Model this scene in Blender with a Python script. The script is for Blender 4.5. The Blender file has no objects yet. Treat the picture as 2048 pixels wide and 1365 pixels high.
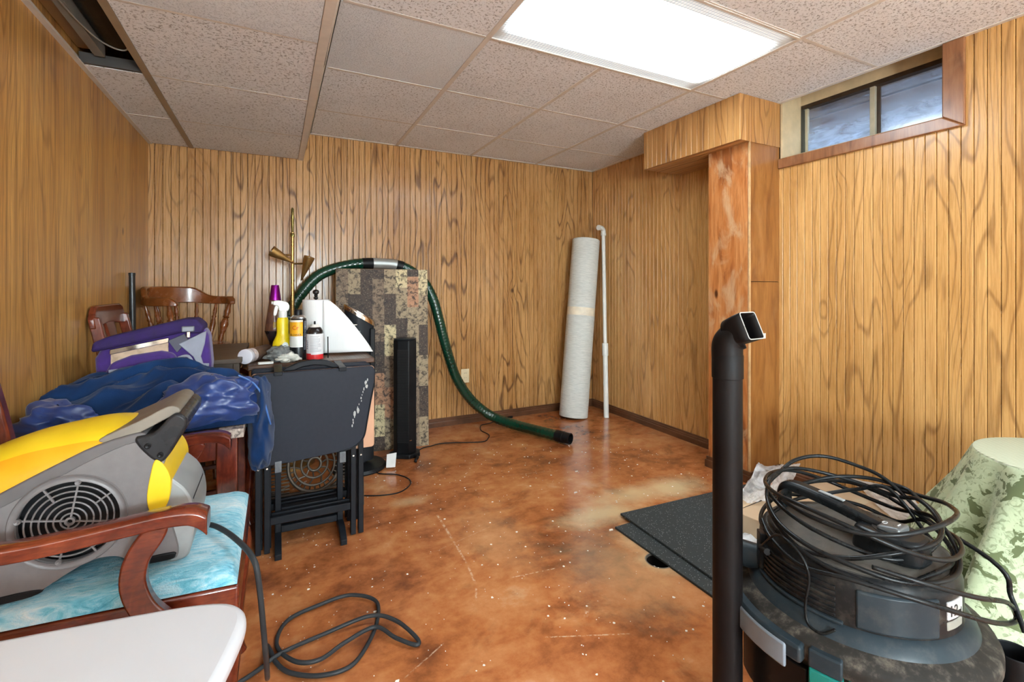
import bpy, bmesh, math, random
from mathutils import Vector, Matrix, noise as mnoise

scene = bpy.context.scene
COL = scene.collection
PI = math.pi

# ------------------------------------------------------------------ camera
CAM_H = 1.113
FPX = 940.0
YAW = math.atan((1024 - 552) / FPX)
cam_d = bpy.data.cameras.new('camera')
cam_d.sensor_width = 36.0
cam_d.lens = 36.0 * FPX / 2048.0
cam_d.shift_y = -(682.5 - 575.0) / 2048.0
cam_d.clip_start = 0.02
cam = bpy.data.objects.new('camera', cam_d)
cam.location = (0, 0, CAM_H)
cam.rotation_euler = (PI / 2, 0, -YAW)
COL.objects.link(cam)
scene.camera = cam

# ------------------------------------------------------------------ world, exposure
world = bpy.data.worlds.new('overcast_sky')
scene.world = world
world.use_nodes = True
wb = world.node_tree.nodes['Background']
wb.inputs['Color'].default_value = (0.55, 0.72, 1.0, 1)
wb.inputs['Strength'].default_value = 5.0
scene.view_settings.view_transform = 'Standard'
scene.view_settings.look = 'None'
scene.view_settings.gamma = 1.0
scene.view_settings.use_curve_mapping = False
scene.view_settings.exposure = 0.70
LIGHT_STRENGTH = 20.0           # fluorescent lenses (room lamps)
LIGHT_STRENGTH_REAR = 13.0
FILL_GLOBE_STRENGTH = 125.0           # unseen fill globe, added behind the camera

# ------------------------------------------------------------------ room numbers (metres)
XL, XR, YB, YF = -0.708, 2.665, 3.617, -2.6
ZC, ZLOW = 2.198, 2.007

# ------------------------------------------------------------------ mesh helpers
class MB:
    def __init__(s):
        s.v = []; s.f = []
    def add(s, vs, fs):
        o = len(s.v)
        s.v += [tuple(p) for p in vs]
        s.f += [tuple(i + o for i in f) for f in fs]
        return s
    def box(s, lo, hi):
        x0, y0, z0 = lo; x1, y1, z1 = hi
        return s.add([(x0,y0,z0),(x1,y0,z0),(x1,y1,z0),(x0,y1,z0),(x0,y0,z1),(x1,y0,z1),(x1,y1,z1),(x0,y1,z1)],
                     [(0,3,2,1),(4,5,6,7),(0,1,5,4),(1,2,6,5),(2,3,7,6),(3,0,4,7)])
    def bar(s, a, b, w, h, up=(0,0,1)):
        a = Vector(a); b = Vector(b); d = (b - a).normalized(); up = Vector(up)
        sx = d.cross(up)
        if sx.length < 1e-5: sx = d.cross(Vector((1,0,0)))
        sx.normalize(); sy = sx.cross(d).normalized()
        q = [(-1,-1),(1,-1),(1,1),(-1,1)]
        vs = [a + sx*i*w/2 + sy*j*h/2 for i,j in q] + [b + sx*i*w/2 + sy*j*h/2 for i,j in q]
        return s.add(vs, [(3,2,1,0),(4,5,6,7),(0,1,5,4),(1,2,6,5),(2,3,7,6),(3,0,4,7)])
    def lathe(s, prof, n=32, o=(0,0,0), axis=(0,0,1), cap=True, sx=1.0, sy=1.0):
        """prof: list of (radius, height) along axis"""
        o = Vector(o); ax = Vector(axis).normalized()
        q = Vector((0,0,1)).rotation_difference(ax)
        vs = []; fs = []
        for r, h in prof:
            for i in range(n):
                t = 2*PI*i/n
                vs.append(o + q @ Vector((r*math.cos(t)*sx, r*math.sin(t)*sy, h)))
        for k in range(len(prof)-1):
            for i in range(n):
                j = (i+1) % n
                fs.append((k*n+i, k*n+j, (k+1)*n+j, (k+1)*n+i))
        if cap:
            if prof[0][0] > 1e-6: fs.append(tuple(reversed(range(n))))
            if prof[-1][0] > 1e-6: fs.append(tuple((len(prof)-1)*n+i for i in range(n)))
        return s.add(vs, fs)
    def cyl(s, a, b, r0, r1=None, n=24):
        a = Vector(a); b = Vector(b); r1 = r0 if r1 is None else r1
        return s.lathe([(r0,0),(r1,(b-a).length)], n, a, b-a)
    def tube(s, pts, r, n=10, cap=True, closed=False):
        """pts already dense; r number or list"""
        P = [Vector(p) for p in pts]; N = len(P)
        rad = r if isinstance(r, (list, tuple)) else [r]*N
        vs = []; fs = []
        prev = None
        for i in range(N):
            t = (P[min(i+1,N-1)] - P[max(i-1,0)])
            if t.length < 1e-9: t = Vector((0,0,1))
            t.normalize()
            if prev is None:
                a = Vector((0,0,1)) if abs(t.z) < .9 else Vector((1,0,0))
                nn = t.cross(a).normalized()
            else:
                nn = prev - t*prev.dot(t)
                if nn.length < 1e-6: nn = t.cross(Vector((0,0,1)))
                nn.normalize()
            prev = nn; bb = t.cross(nn)
            for k in range(n):
                q = 2*PI*k/n
                vs.append(P[i] + (nn*math.cos(q) + bb*math.sin(q))*rad[i])
        for i in range(N-1):
            for k in range(n):
                j = (k+1) % n
                fs.append((i*n+k, i*n+j, (i+1)*n+j, (i+1)*n+k))
        if cap:
            fs.append(tuple(reversed(range(n)))); fs.append(tuple((N-1)*n+k for k in range(n)))
        return s.add(vs, fs)
    def prism(s, poly, t0, t1, axis='y'):
        """poly: 2D outline; axis y: (x,z) outline spanning y t0..t1; z: (x,y); x: (y,z)"""
        n = len(poly)
        def m(p, t):
            if axis == 'y': return (p[0], t, p[1])
            if axis == 'z': return (p[0], p[1], t)
            return (t, p[0], p[1])
        vs = [m(p,t0) for p in poly] + [m(p,t1) for p in poly]
        fs = [tuple(reversed(range(n))), tuple(range(n, 2*n))]
        for i in range(n):
            j = (i+1) % n
            fs.append((i, j, n+j, n+i))
        return s.add(vs, fs)
    def sphere(s, c, r, n=16, m=10, sz=1.0):
        prof = []
        for k in range(m+1):
            a = -PI/2 + PI*k/m
            prof.append((max(1e-5, r*math.cos(a)), r*sz*math.sin(a)))
        return s.lathe(prof, n, c)
    def grid(s, fn, nu, nv, closed_u=False):
        vs = []; fs = []
        cu = nu if closed_u else nu+1
        for j in range(nv+1):
            for i in range(cu):
                vs.append(fn(i/nu, j/nv))
        for j in range(nv):
            for i in range(nu):
                i2 = (i+1) % cu
                fs.append((j*cu+i, j*cu+i2, (j+1)*cu+i2, (j+1)*cu+i))
        return s.add(vs, fs)
    def mesh(s, name):
        me = bpy.data.meshes.new(name)
        me.from_pydata(s.v, [], s.f)
        bm = bmesh.new(); bm.from_mesh(me)
        bmesh.ops.remove_doubles(bm, verts=bm.verts, dist=1e-6)
        bmesh.ops.recalc_face_normals(bm, faces=bm.faces)
        bm.to_mesh(me); bm.free()
        return me
    def build(s, name, mat, parent=None, smooth=None, bevel=0, bseg=2, subsurf=0, solid=0, loc=None):
        me = s.mesh(name)
        return link(name, me, mat, parent, smooth, bevel, bseg, subsurf, solid, loc)

def link(name, me, mat, parent=None, smooth=None, bevel=0, bseg=2, subsurf=0, solid=0, loc=None):
    o = bpy.data.objects.new(name, me)
    COL.objects.link(o)
    if mat is not None and not me.materials: me.materials.append(mat)
    if solid:
        m = o.modifiers.new('thickness', 'SOLIDIFY'); m.thickness = solid; m.offset = 0
    if bevel:
        m = o.modifiers.new('bevel', 'BEVEL'); m.width = bevel; m.segments = bseg
        m.limit_method = 'ANGLE'; m.angle_limit = math.radians(35)
        if smooth is None: smooth = 40
    if subsurf:
        m = o.modifiers.new('subdivision', 'SUBSURF'); m.levels = subsurf; m.render_levels = subsurf
        if smooth is None: smooth = 180
    if smooth:
        me.shade_smooth()
        if smooth < 180: me.set_sharp_from_angle(angle=math.radians(smooth))
    if parent is not None:
        o.parent = parent
        pl = parent_world(parent)
        o.matrix_parent_inverse = pl.inverted()
    if loc is not None: o.location = loc
    return o

def parent_world(o):
    m = o.matrix_basis.copy()
    if o.parent is not None:
        m = parent_world(o.parent) @ o.matrix_parent_inverse @ m
    return m

def thing(name, label, cat, loc=(0,0,0), group=None):
    o = bpy.data.objects.new(name, None)
    o.empty_display_size = 0.05
    o.location = loc
    COL.objects.link(o)
    return tag(o, label, cat, group)

def tag(o, label, cat=None, group=None):
    o['label'] = label
    if cat: o['category'] = cat
    if group: o['group'] = group
    return o

def structure(o, label=None):
    o['kind'] = 'structure'
    if label: o['label'] = label
    return o

def copy_tree(o, parent=None):
    c = o.copy(); COL.objects.link(c)
    if parent is not None: c.parent = parent
    c.matrix_parent_inverse = o.matrix_parent_inverse.copy()
    for ch in list(o.children): copy_tree(ch, c)
    return c

def smooth_path(pts, sub=8, closed=False):
    P = [Vector(p) for p in pts]; out = []; n = len(P)
    rng = n if closed else n-1
    for i in range(rng):
        if closed:
            p0, p1, p2, p3 = P[(i-1)%n], P[i], P[(i+1)%n], P[(i+2)%n]
        else:
            p0, p1, p2, p3 = P[max(i-1,0)], P[i], P[i+1], P[min(i+2,n-1)]
        for k in range(sub):
            t = k/sub
            out.append(0.5*((2*p1) + (-p0+p2)*t + (2*p0-5*p1+4*p2-p3)*t*t + (-p0+3*p1-3*p2+p3)*t*t*t))
    if not closed: out.append(P[-1])
    else: out.append(out[0].copy())
    return out

def rrect(x0, x1, y0, y1, r, n=5):
    pts = []
    for cx, cy, a0 in ((x1-r,y0+r,-90),(x1-r,y1-r,0),(x0+r,y1-r,90),(x0+r,y0+r,180)):
        for k in range(n+1):
            a = math.radians(a0 + 90*k/n)
            pts.append((cx+r*math.cos(a), cy+r*math.sin(a)))
    return pts

def curve_poly(pts, sub=6):
    return [(p.x, p.y) for p in smooth_path([(a,b,0) for a,b in pts], sub, True)][:-1]

def text_mb(body, size, extrude=0.0004, align='CENTER'):
    cu = bpy.data.curves.new('lettering', 'FONT')
    cu.body = body; cu.size = size; cu.extrude = extrude; cu.align_x = align; cu.align_y = 'CENTER'
    cu.resolution_u = 3
    ob = bpy.data.objects.new('lettering', cu); COL.objects.link(ob)
    dg = bpy.context.evaluated_depsgraph_get()
    me = bpy.data.meshes.new_from_object(ob.evaluated_get(dg))
    vs = [v.co.copy() for v in me.vertices]; fs = [tuple(p.vertices) for p in me.polygons]
    bpy.data.objects.remove(ob); bpy.data.curves.remove(cu); bpy.data.meshes.remove(me)
    return vs, fs

# ------------------------------------------------------------------ material helpers
def srgb(r, g, b):
    def f(c):
        c /= 255.0
        return c/12.92 if c <= .04045 else ((c+.055)/1.055)**2.4
    return (f(r), f(g), f(b), 1.0)

class NT:
    def __init__(s, name):
        s.m = bpy.data.materials.new(name); s.m.use_nodes = True
        s.t = s.m.node_tree; s.n = s.t.nodes
        s.b = s.n['Principled BSDF']; s.out = s.n['Material Output']
    def new(s, typ, **kw):
        n = s.n.new(typ)
        for k, v in kw.items(): setattr(n, k, v)
        return n
    def L(s, a, b): s.t.links.new(a, b)
    def val(s, sock, v):
        if hasattr(v, 'is_output') or isinstance(v, bpy.types.NodeSocket): s.L(v, sock)
        else: sock.default_value = v
    def math(s, op, a, b=None, c=None, clamp=False):
        n = s.new('ShaderNodeMath', operation=op); n.use_clamp = clamp
        s.val(n.inputs[0], a)
        if b is not None: s.val(n.inputs[1], b)
        if c is not None: s.val(n.inputs[2], c)
        return n.outputs[0]
    def pos(s): return s.new('ShaderNodeNewGeometry').outputs['Position']
    def obj(s): return s.new('ShaderNodeTexCoord').outputs['Object']
    def sep(s, v):
        n = s.new('ShaderNodeSeparateXYZ'); s.L(v, n.inputs[0]); return n.outputs
    def comb(s, x=0.0, y=0.0, z=0.0):
        n = s.new('ShaderNodeCombineXYZ')
        for i, v in enumerate((x,y,z)): s.val(n.inputs[i], v)
        return n.outputs[0]
    def scale(s, v, sc):
        n = s.new('ShaderNodeVectorMath', operation='MULTIPLY'); s.L(v, n.inputs[0]); n.inputs[1].default_value = sc
        return n.outputs[0]
    def noise(s, v, scale=1.0, detail=3.0, rough=.5, dist=0.0):
        n = s.new('ShaderNodeTexNoise'); s.L(v, n.inputs['Vector'])
        n.inputs['Scale'].default_value = scale; n.inputs['Detail'].default_value = detail
        n.inputs['Roughness'].default_value = rough; n.inputs['Distortion'].default_value = dist
        return n.outputs['Fac']
    def vor(s, v, scale=1.0, feature='F1', out='Distance', rand=1.0):
        n = s.new('ShaderNodeTexVoronoi', feature=feature); s.L(v, n.inputs['Vector'])
        n.inputs['Scale'].default_value = scale; n.inputs['Randomness'].default_value = rand
        return n.outputs[out]
    def ramp(s, fac, stops, interp='LINEAR'):
        n = s.new('ShaderNodeValToRGB'); n.color_ramp.interpolation = interp
        e = n.color_ramp.elements
        while len(e) < len(stops): e.new(0.5)
        for el, (p, c) in zip(e, stops):
            el.position = p
            el.color = c if len(c) == 4 else (c[0], c[1], c[2], 1)
        s.L(fac, n.inputs[0]); return n.outputs[0]
    def grey(s, fac, a, b, p0=0.0, p1=1.0):
        n = s.new('ShaderNodeMapRange'); n.interpolation_type = 'SMOOTHSTEP'
        s.L(fac, n.inputs[0])
        n.inputs[1].default_value = p0; n.inputs[2].default_value = p1
        n.inputs[3].default_value = a; n.inputs[4].default_value = b
        return n.outputs[0]
    def mix(s, fac, a, b, mode='MIX'):
        n = s.new('ShaderNodeMix', data_type='RGBA', blend_type=mode)
        s.val(n.inputs[0], fac); s.val(n.inputs[6], a); s.val(n.inputs[7], b)
        return n.outputs[2]
    def bump(s, h, strength=.3, dist=.002):
        n = s.new('ShaderNodeBump'); n.inputs['Strength'].default_value = strength
        n.inputs['Distance'].default_value = dist
        s.L(h, n.inputs['Height']); s.L(n.outputs[0], s.b.inputs['Normal'])
    def set(s, **kw):
        names = dict(color='Base Color', rough='Roughness', metal='Metallic', spec='Specular IOR Level', coat='Coat Weight',
                     coat_rough='Coat Roughness', trans='Transmission Weight', ior='IOR', alpha='Alpha', sheen='Sheen Weight',
                     emit='Emission Color', emit_s='Emission Strength')
        for k, v in kw.items(): s.val(s.b.inputs[names[k]], v)
        return s

def plain(name, c, rough=.5, metal=0.0, var=.12, vscale=18.0, bump=0.0, bscale=120.0, coat=0.0, spec=.5, sheen=0.0, dust=0.0):
    t = NT(name)
    p = t.obj()
    n = t.noise(p, vscale, 4, .55)
    hi = tuple(min(1, x*(1+var)+.002) for x in c[:3]) + (1,)
    lo = tuple(x*(1-var) for x in c[:3]) + (1,)
    col = t.ramp(n, [(.3, lo), (.7, hi)])
    if dust > 0:
        d = t.noise(p, 30, 5, .7)
        d2 = t.grey(d, 0.0, dust, .45, .75)
        col = t.mix(d2, col, srgb(150,140,125))
    t.set(color=col, metal=metal, spec=spec, coat=coat, sheen=sheen)
    t.set(rough=t.grey(n, max(.02, rough-.06), min(1, rough+.06), .3, .7))
    if bump > 0:
        t.bump(t.noise(p, bscale, 3, .6), bump, .002)
    return t.m

def wood_panel(name, axis, light, mid, dark, lines=1.0, straight=26.0, seed=0.0, knots=1.0, rough=.3, fine=.22, streak=0.0):
    """printed oak panelling: contour lines of a stretched field, fibres and knots; world-space so that strips continue each other"""
    t = NT(name)
    P = t.sep(t.pos())
    h = P[axis]
    if seed: h = t.math('ADD', h, seed)
    z = P[2]
    # knots
    kv = t.comb(t.math('MULTIPLY', h, 2.6), t.math('MULTIPLY', z, 1.9), seed + 3.3)
    kn = t.new('ShaderNodeTexVoronoi'); t.L(kv, kn.inputs['Vector']); kn.inputs['Scale'].default_value = 1.0
    kd = kn.outputs['Distance']
    ksel = t.math('GREATER_THAN', t.sep(kn.outputs['Color'])[0], .50)
    near = t.math('MULTIPLY', t.grey(kd, 1.0, 0.0, 0.0, .26), ksel)
    # field
    fv = t.comb(t.math('MULTIPLY', h, 5.5), t.math('MULTIPLY', z, .75), seed)
    f1 = t.noise(fv, 1.0, 1.5, .4)
    fv2 = t.comb(t.math('MULTIPLY', h, 22.0), t.math('MULTIPLY', z, 3.2), seed + 9)
    f2 = t.noise(fv2, 1.0, 2, .5)
    field = t.math('ADD', t.math('MULTIPLY', f1, 30.0), t.math('MULTIPLY', h, straight))
    field = t.math('ADD', field, t.math('MULTIPLY', f2, 1.3))
    field = t.math('ADD', field, t.math('MULTIPLY', near, 2.2*knots))
    pp = t.math('PINGPONG', field, 1.0)
    line = t.grey(pp, 1.0, 0.0, 0.02, .34)
    mask = t.noise(t.comb(t.math('MULTIPLY', h, 3.1), t.math('MULTIPLY', z, .5), seed + 5), 1.0, 2, .5)
    line = t.math('MULTIPLY', line, t.grey(mask, .35, 1.0, .35, .62))
    fib = t.noise(t.comb(t.math('MULTIPLY', h, 230.0), t.math('MULTIPLY', z, 7.0), seed), 1.0, 3, .6)
    tone = t.noise(t.comb(t.math('MULTIPLY', h, 8.0), t.math('MULTIPLY', z, .8), seed + 2), 1.0, 3, .5)
    col = t.mix(t.grey(tone, 0.0, 1.0, .3, .7), light, mid)
    col = t.mix(t.math('MULTIPLY', line, .8*lines), col, dark)
    col = t.mix(t.math('MULTIPLY', t.grey(fib, 1.0, 0.0, .32, .6), fine), col, dark)
    if streak:
        st = t.noise(t.comb(t.math('MULTIPLY', h, 60.0), t.math('MULTIPLY', z, 1.2), seed + 1), 1.0, 2, .5)
        col = t.mix(t.math('MULTIPLY', t.grey(st, 0.0, 1.0, .5, .7), streak), col, dark)
    spot = t.math('MULTIPLY', t.math('MULTIPLY', t.grey(kd, 1.0, 0.0, .015, .055), ksel), .85*min(1, knots))
    col = t.mix(spot, col, srgb(58, 32, 16))
    t.set(color=col, rough=t.grey(fib, rough, rough+.12, .3, .7), spec=.4, coat=.12, coat_rough=.16)
    t.bump(t.math('SUBTRACT', t.math('MULTIPLY', fib, .4), t.math('MULTIPLY', line, .3)), .12, .001)
    return t.m

M = {}
M['panel_back'] = wood_panel('oak_panelling_back', 0, srgb(194,148,94), srgb(172,124,72), srgb(80,48,24), 1.0, 30, 0.0, 1.0, .22)
M['panel_right'] = wood_panel('oak_panelling_right', 1, srgb(212,164,102), srgb(192,142,82), srgb(116,74,38), .72, 22, 7.3, 1.0, .22)
M['panel_left'] = wood_panel('oak_panelling_left', 1, srgb(214,166,96), srgb(190,138,74), srgb(108,68,32), .48, 60, 13.7, .8, .32, .45, .5)
M['panel_soffit'] = wood_panel('oak_panelling_soffit', 1, srgb(200,150,92), srgb(182,130,74), srgb(116,74,38), .9, 22, 21.0, .3, .3)
M['panel_soffit_x'] = wood_panel('oak_panelling_soffit_front', 0, srgb(196,146,90), srgb(178,126,70), srgb(112,70,36), .9, 22, 31.0, .3, .3)
M['groove'] = plain('groove_backing', srgb(70,44,24), .7)
M['base_trim'] = plain('dark_stained_baseboard', srgb(92,58,36), .38, var=.35, vscale=9)

def stained_board(name, axis, a, b, dark, scuff=.0, seed=0.0, coat=.2):
    t = NT(name)
    P = t.sep(t.pos()); h = P[axis]; z = P[2]
    n1 = t.noise(t.comb(t.math('MULTIPLY', h, 14.0), t.math('MULTIPLY', z, 2.2), seed), 1.0, 4, .55, 1.2)
    n2 = t.noise(t.comb(t.math('MULTIPLY', h, 120.0), t.math('MULTIPLY', z, 8.0), seed+4), 1.0, 3, .6)
    col = t.ramp(n1, [(.28, dark), (.45, a), (.62, b), (.8, a)])
    col = t.mix(t.math('MULTIPLY', t.grey(n2, 1, 0, .3, .6), .35), col, dark)
    kn = t.new('ShaderNodeTexVoronoi'); t.L(t.comb(t.math('MULTIPLY', h, 5.0), t.math('MULTIPLY', z, 2.6), seed), kn.inputs['Vector']); kn.inputs['Scale'].default_value = 1.0
    sel = t.math('GREATER_THAN', t.sep(kn.outputs['Color'])[1], .45)
    col = t.mix(t.math('MULTIPLY', t.math('MULTIPLY', t.grey(kn.outputs['Distance'], 1, 0, .03, .10), sel), .9), col, srgb(60,26,10))
    if scuff:
        n3 = t.noise(t.comb(t.math('MULTIPLY', h, 9.0), t.math('MULTIPLY', z, 3.5), seed+8), 1.0, 5, .65, .6)
        col = t.mix(t.grey(n3, 0, scuff, .5, .68), col, srgb(196,160,122))
    t.set(color=col, rough=.3, coat=coat, coat_rough=.15)
    return t.m
M['pine_board'] = stained_board('orange_stained_pine', 1, srgb(176,106,54), srgb(196,132,78), srgb(118,62,30), .75, 2.0)
M['ply_board'] = stained_board('brown_stained_plywood', 0, srgb(150,98,48), srgb(166,114,60), srgb(118,72,34), .12, 5.0)
M['window_trim'] = stained_board('stained_window_trim', 1, srgb(136,88,54), srgb(152,102,66), srgb(104,62,36), .1, 9.0)

# ---- floor: acid-stained, waxed concrete
SCRATCHES = [(.705,2.230,.695,1.969,.009,.7),(.695,1.969,.686,1.765,.007,.7),(.686,1.765,.668,1.629,.007,.7),(.668,1.629,.632,1.541,.006,.6),
             (.796,1.612,1.004,1.583,.004,.9),(.749,1.294,1.023,1.175,.004,.8),(.322,1.330,.474,1.411,.004,.6),(.924,1.296,.988,1.362,.010,.5),(1.2,2.5,1.55,2.42,.003,.6),(.55,1.9,.9,2.0,.002,.5)]
def floor_mat():
    t = NT('acid_stained_concrete')
    p = t.pos()
    a = t.noise(p, 2.1, 7, .66, .15)
    b = t.noise(t.scale(p, (1.0,1.6,1.0)), 6.0, 7, .62, .5)
    c = t.noise(p, 22.0, 8, .72)
    f = t.math('ADD', t.math('MULTIPLY', a, .58), t.math('ADD', t.math('MULTIPLY', b, .26), t.math('MULTIPLY', c, .16)))
    col = t.ramp(f, [(.34, srgb(88,48,32)), (.43, srgb(140,80,46)), (.50, srgb(176,106,60)), (.58, srgb(194,130,82)), (.68, srgb(208,166,126))])
    d = t.noise(p, 3.4, 6, .65, .4)
    col = t.mix(t.grey(d, 0, .6, .54, .7), col, srgb(92,50,34))
    # worn pale patches in front of the column and along the mats
    P = t.sep(p)
    warp = t.math('MULTIPLY', t.math('SUBTRACT', t.noise(p, 7.0, 7, .75), .5), 1.5)
    tot = None
    for (x, y, rx, ry, s) in ((1.42,1.86,.24,.10,.95),(1.72,1.96,.30,.10,.85),(1.98,1.93,.20,.12,1.0),(1.45,1.55,.16,.20,.7),(1.25,1.45,.25,.3,.35),(.88,1.9,.16,.3,.22),(1.39,1.44,.11,.11,.8),(.62,2.42,.10,.05,.5)):
        dx = t.math('DIVIDE', t.math('SUBTRACT', P[0], x), rx); dy = t.math('DIVIDE', t.math('SUBTRACT', P[1], y), ry)
        r = t.math('SQRT', t.math('ADD', t.math('MULTIPLY', dx, dx), t.math('MULTIPLY', dy, dy)))
        m = t.math('MULTIPLY', t.grey(t.math('ADD', r, warp), 1, 0, .1, 1.5), s)
        tot = m if tot is None else t.math('MAXIMUM', tot, m)
    col = t.mix(t.math('MULTIPLY', tot, .85), col, srgb(214,192,150))
    # scratches
    brk = t.grey(t.noise(p, 55.0, 4, .7), 0, 1, .42, .58)
    sc = None
    for (xa, ya, xb, yb, w, st) in SCRATCHES:
        L_ = math.hypot(xb-xa, yb-ya); ux, uy = (xb-xa)/L_, (yb-ya)/L_
        ex_ = t.math('SUBTRACT', P[0], xa); ey_ = t.math('SUBTRACT', P[1], ya)
        al = t.math('ADD', t.math('MULTIPLY', ex_, ux), t.math('MULTIPLY', ey_, uy))
        pe = t.math('ABSOLUTE', t.math('SUBTRACT', t.math('MULTIPLY', ex_, uy), t.math('MULTIPLY', ey_, ux)))
        ins = t.math('MULTIPLY', t.grey(al, 0, 1, 0, .03), t.grey(al, 1, 0, L_-.03, L_))
        m = t.math('MULTIPLY', t.math('MULTIPLY', t.grey(pe, 1, 0, 0, w), ins), st)
        sc = m if sc is None else t.math('MAXIMUM', sc, m)
    col = t.mix(t.math('MULTIPLY', sc, brk), col, srgb(222,196,168))
    # paint specks
    v = t.vor(p, 42.0); vc = t.new('ShaderNodeTexVoronoi'); t.L(p, vc.inputs['Vector']); vc.inputs['Scale'].default_value = 42.0
    sel = t.math('GREATER_THAN', t.sep(vc.outputs['Color'])[0], .80)
    sp = t.math('MULTIPLY', t.grey(v, 1, 0, .05, .11), sel)
    col = t.mix(t.math('MULTIPLY', sp, .8), col, srgb(226,214,196))
    t.set(color=col, rough=.21, spec=.5, coat=.25, coat_rough=.12)
    t.bump(t.math('ADD', t.math('MULTIPLY', c, .5), t.math('MULTIPLY', b, .5)), .10, .003)
    return t.m
M['floor'] = floor_mat()

# ---- ceiling tiles
def tile_mat(name, base, pit, amount, sc):
    t = NT(name)
    p = t.pos()
    v = t.noise(t.scale(p, (1.0, 1.0, 1.0)), sc, 3, .7, .6)
    pits = t.grey(v, 1, 0, .36, .46)
    g = t.noise(p, sc*2.2, 3, .7)
    big = t.noise(p, 2.2, 3, .5)
    col = t.mix(t.grey(big, 0, .5, .4, .65), base, tuple(x*.88 for x in base[:3]) + (1,))
    col = t.mix(t.math('MULTIPLY', pits, amount), col, pit)
    t.set(color=col, rough=.95, spec=.1)
    t.bump(t.math('ADD', t.math('MULTIPLY', pits, -.8), t.math('MULTIPLY', g, .5)), .8, .004)
    return t.m
M['tile'] = tile_mat('fissured_ceiling_tile', srgb(240,243,247), srgb(138,132,126), .72, 95.0)
M['tile_new'] = tile_mat('fine_ceiling_tile', srgb(232,237,242), srgb(150,148,146), .3, 170.0)
M['grid'] = plain('painted_ceiling_grid', srgb(214,208,200), .45, var=.08)
M['deck'] = plain('dark_void', srgb(40,34,30), .9)

def lens_mat():
    t = NT('prismatic_light_lens')
    P = t.sep(t.obj())
    # object space: lens centred, x half .60, y half .30 : tubes run lengthwise behind it
    ex = t.grey(t.math('ABSOLUTE', P[0]), 1.0, .022, .52, .597)
    ey = t.grey(t.math('ABSOLUTE', P[1]), 1.0, .020, .10, .245)
    fx = t.math('PINGPONG', P[0], .0075); fy = t.math('PINGPONG', P[1], .0075)
    cell = t.math('MULTIPLY', t.grey(fx, .4, 1.0, 0, .0045), t.grey(fy, .4, 1.0, 0, .0045))
    st = t.math('MULTIPLY', t.math('MULTIPLY', ex, ey), cell)
    t.set(color=srgb(214,226,232), rough=.25, emit=(.80,.93,1.0,1))
    t.set(emit_s=t.math('MULTIPLY', st, LIGHT_STRENGTH))
    t.bump(t.math('MULTIPLY', fx, fy), .3, .002)
    return t
_lm = lens_mat(); M['lens'] = _lm.m
# ================================================================== SETTING
rnd = random.Random(4)

# ---- floor slab with a drain opening
def make_floor():
    bm = bmesh.new()
    outer = [bm.verts.new((x, y, 0)) for x, y in ((XL-.02,YF),(XR+.02,YF),(XR+.02,YB+.02),(XL-.02,YB+.02))]
    ring = [bm.verts.new((1.393+.052*math.cos(2*PI*i/32), 1.441+.052*math.sin(2*PI*i/32), 0)) for i in range(32)]
    es = [bm.edges.new((outer[i], outer[(i+1)%4])) for i in range(4)]
    es += [bm.edges.new((ring[i], ring[(i+1)%32])) for i in range(32)]
    bmesh.ops.triangle_fill(bm, use_beauty=True, use_dissolve=False, edges=es)
    for f in list(bm.faces):
        c = f.calc_center_median()
        if (c.x-1.393)**2 + (c.y-1.441)**2 < .050**2: bm.faces.remove(f)
        elif f.normal.z < 0: f.normal_flip()
    me = bpy.data.meshes.new('floor'); bm.to_mesh(me); bm.free()
    o = link('floor', me, M['floor']); structure(o, 'mottled brown acid-stained concrete floor with worn pale patches')
    pit = MB().lathe([(.052,0),(.050,-.02),(.048,-.12),(1e-5,-.12)], 32, (1.393,1.441,0), cap=False)
    pit.build('drain_pit', plain('drain_pit_black', srgb(22,19,17), .8), o, smooth=40)
    lip = MB().lathe([(.0515,-.004),(.056,.0012),(.052,.0016),(.049,-.006)], 32, (1.393,1.441,0), cap=False)
    lip.build('drain_lip', plain('drain_lip_metal', srgb(120,116,108), .5, .3), o, smooth=40)
    return o
floor = make_floor()

# ---- grooved panelling strips
def strip_mesh(name, w, z0, z1, face):
    """vertical bead strip with chamfered long edges; face 'y': front at y=0 looking -y; 'x': front at x=0 looking -x"""
    c = .0022; d = .010
    g = .0010; c = .0026
    prof = [(g,d),(g,c),(g+c*.8,0),(w-g-c*.8,0),(w-g,c),(w-g,d)]
    mb = MB()
    vs = []
    for z in (z0, z1):
        for a, b in prof:
            vs.append((a, b, z) if face == 'y' else (b, a, z))
    n = len(prof)
    fs = [(i, i+1, n+i+1, n+i) for i in range(n-1)] + [tuple(range(n)), tuple(range(2*n-1, n-1, -1))]
    mb.add(vs, fs)
    return mb.mesh(name)

PITCH = .0423
wall_back = MB().box((XL-.12, YB+.0095, -.05), (XR+.12, YB+.12, 2.7)).build('wall_back', M['groove'])
structure(wall_back, 'back wall of vertical grooved brown oak panelling')
sm = strip_mesh('panel_strip', PITCH, .0, 2.1985, 'y'); sm.materials.append(M['panel_back'])
n = int((XR-XL)/PITCH)+1
for i in range(n):
    o = link('panel_strip', sm, None, wall_back); o.location = (XR - (i+1)*PITCH, YB, 0)

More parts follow.
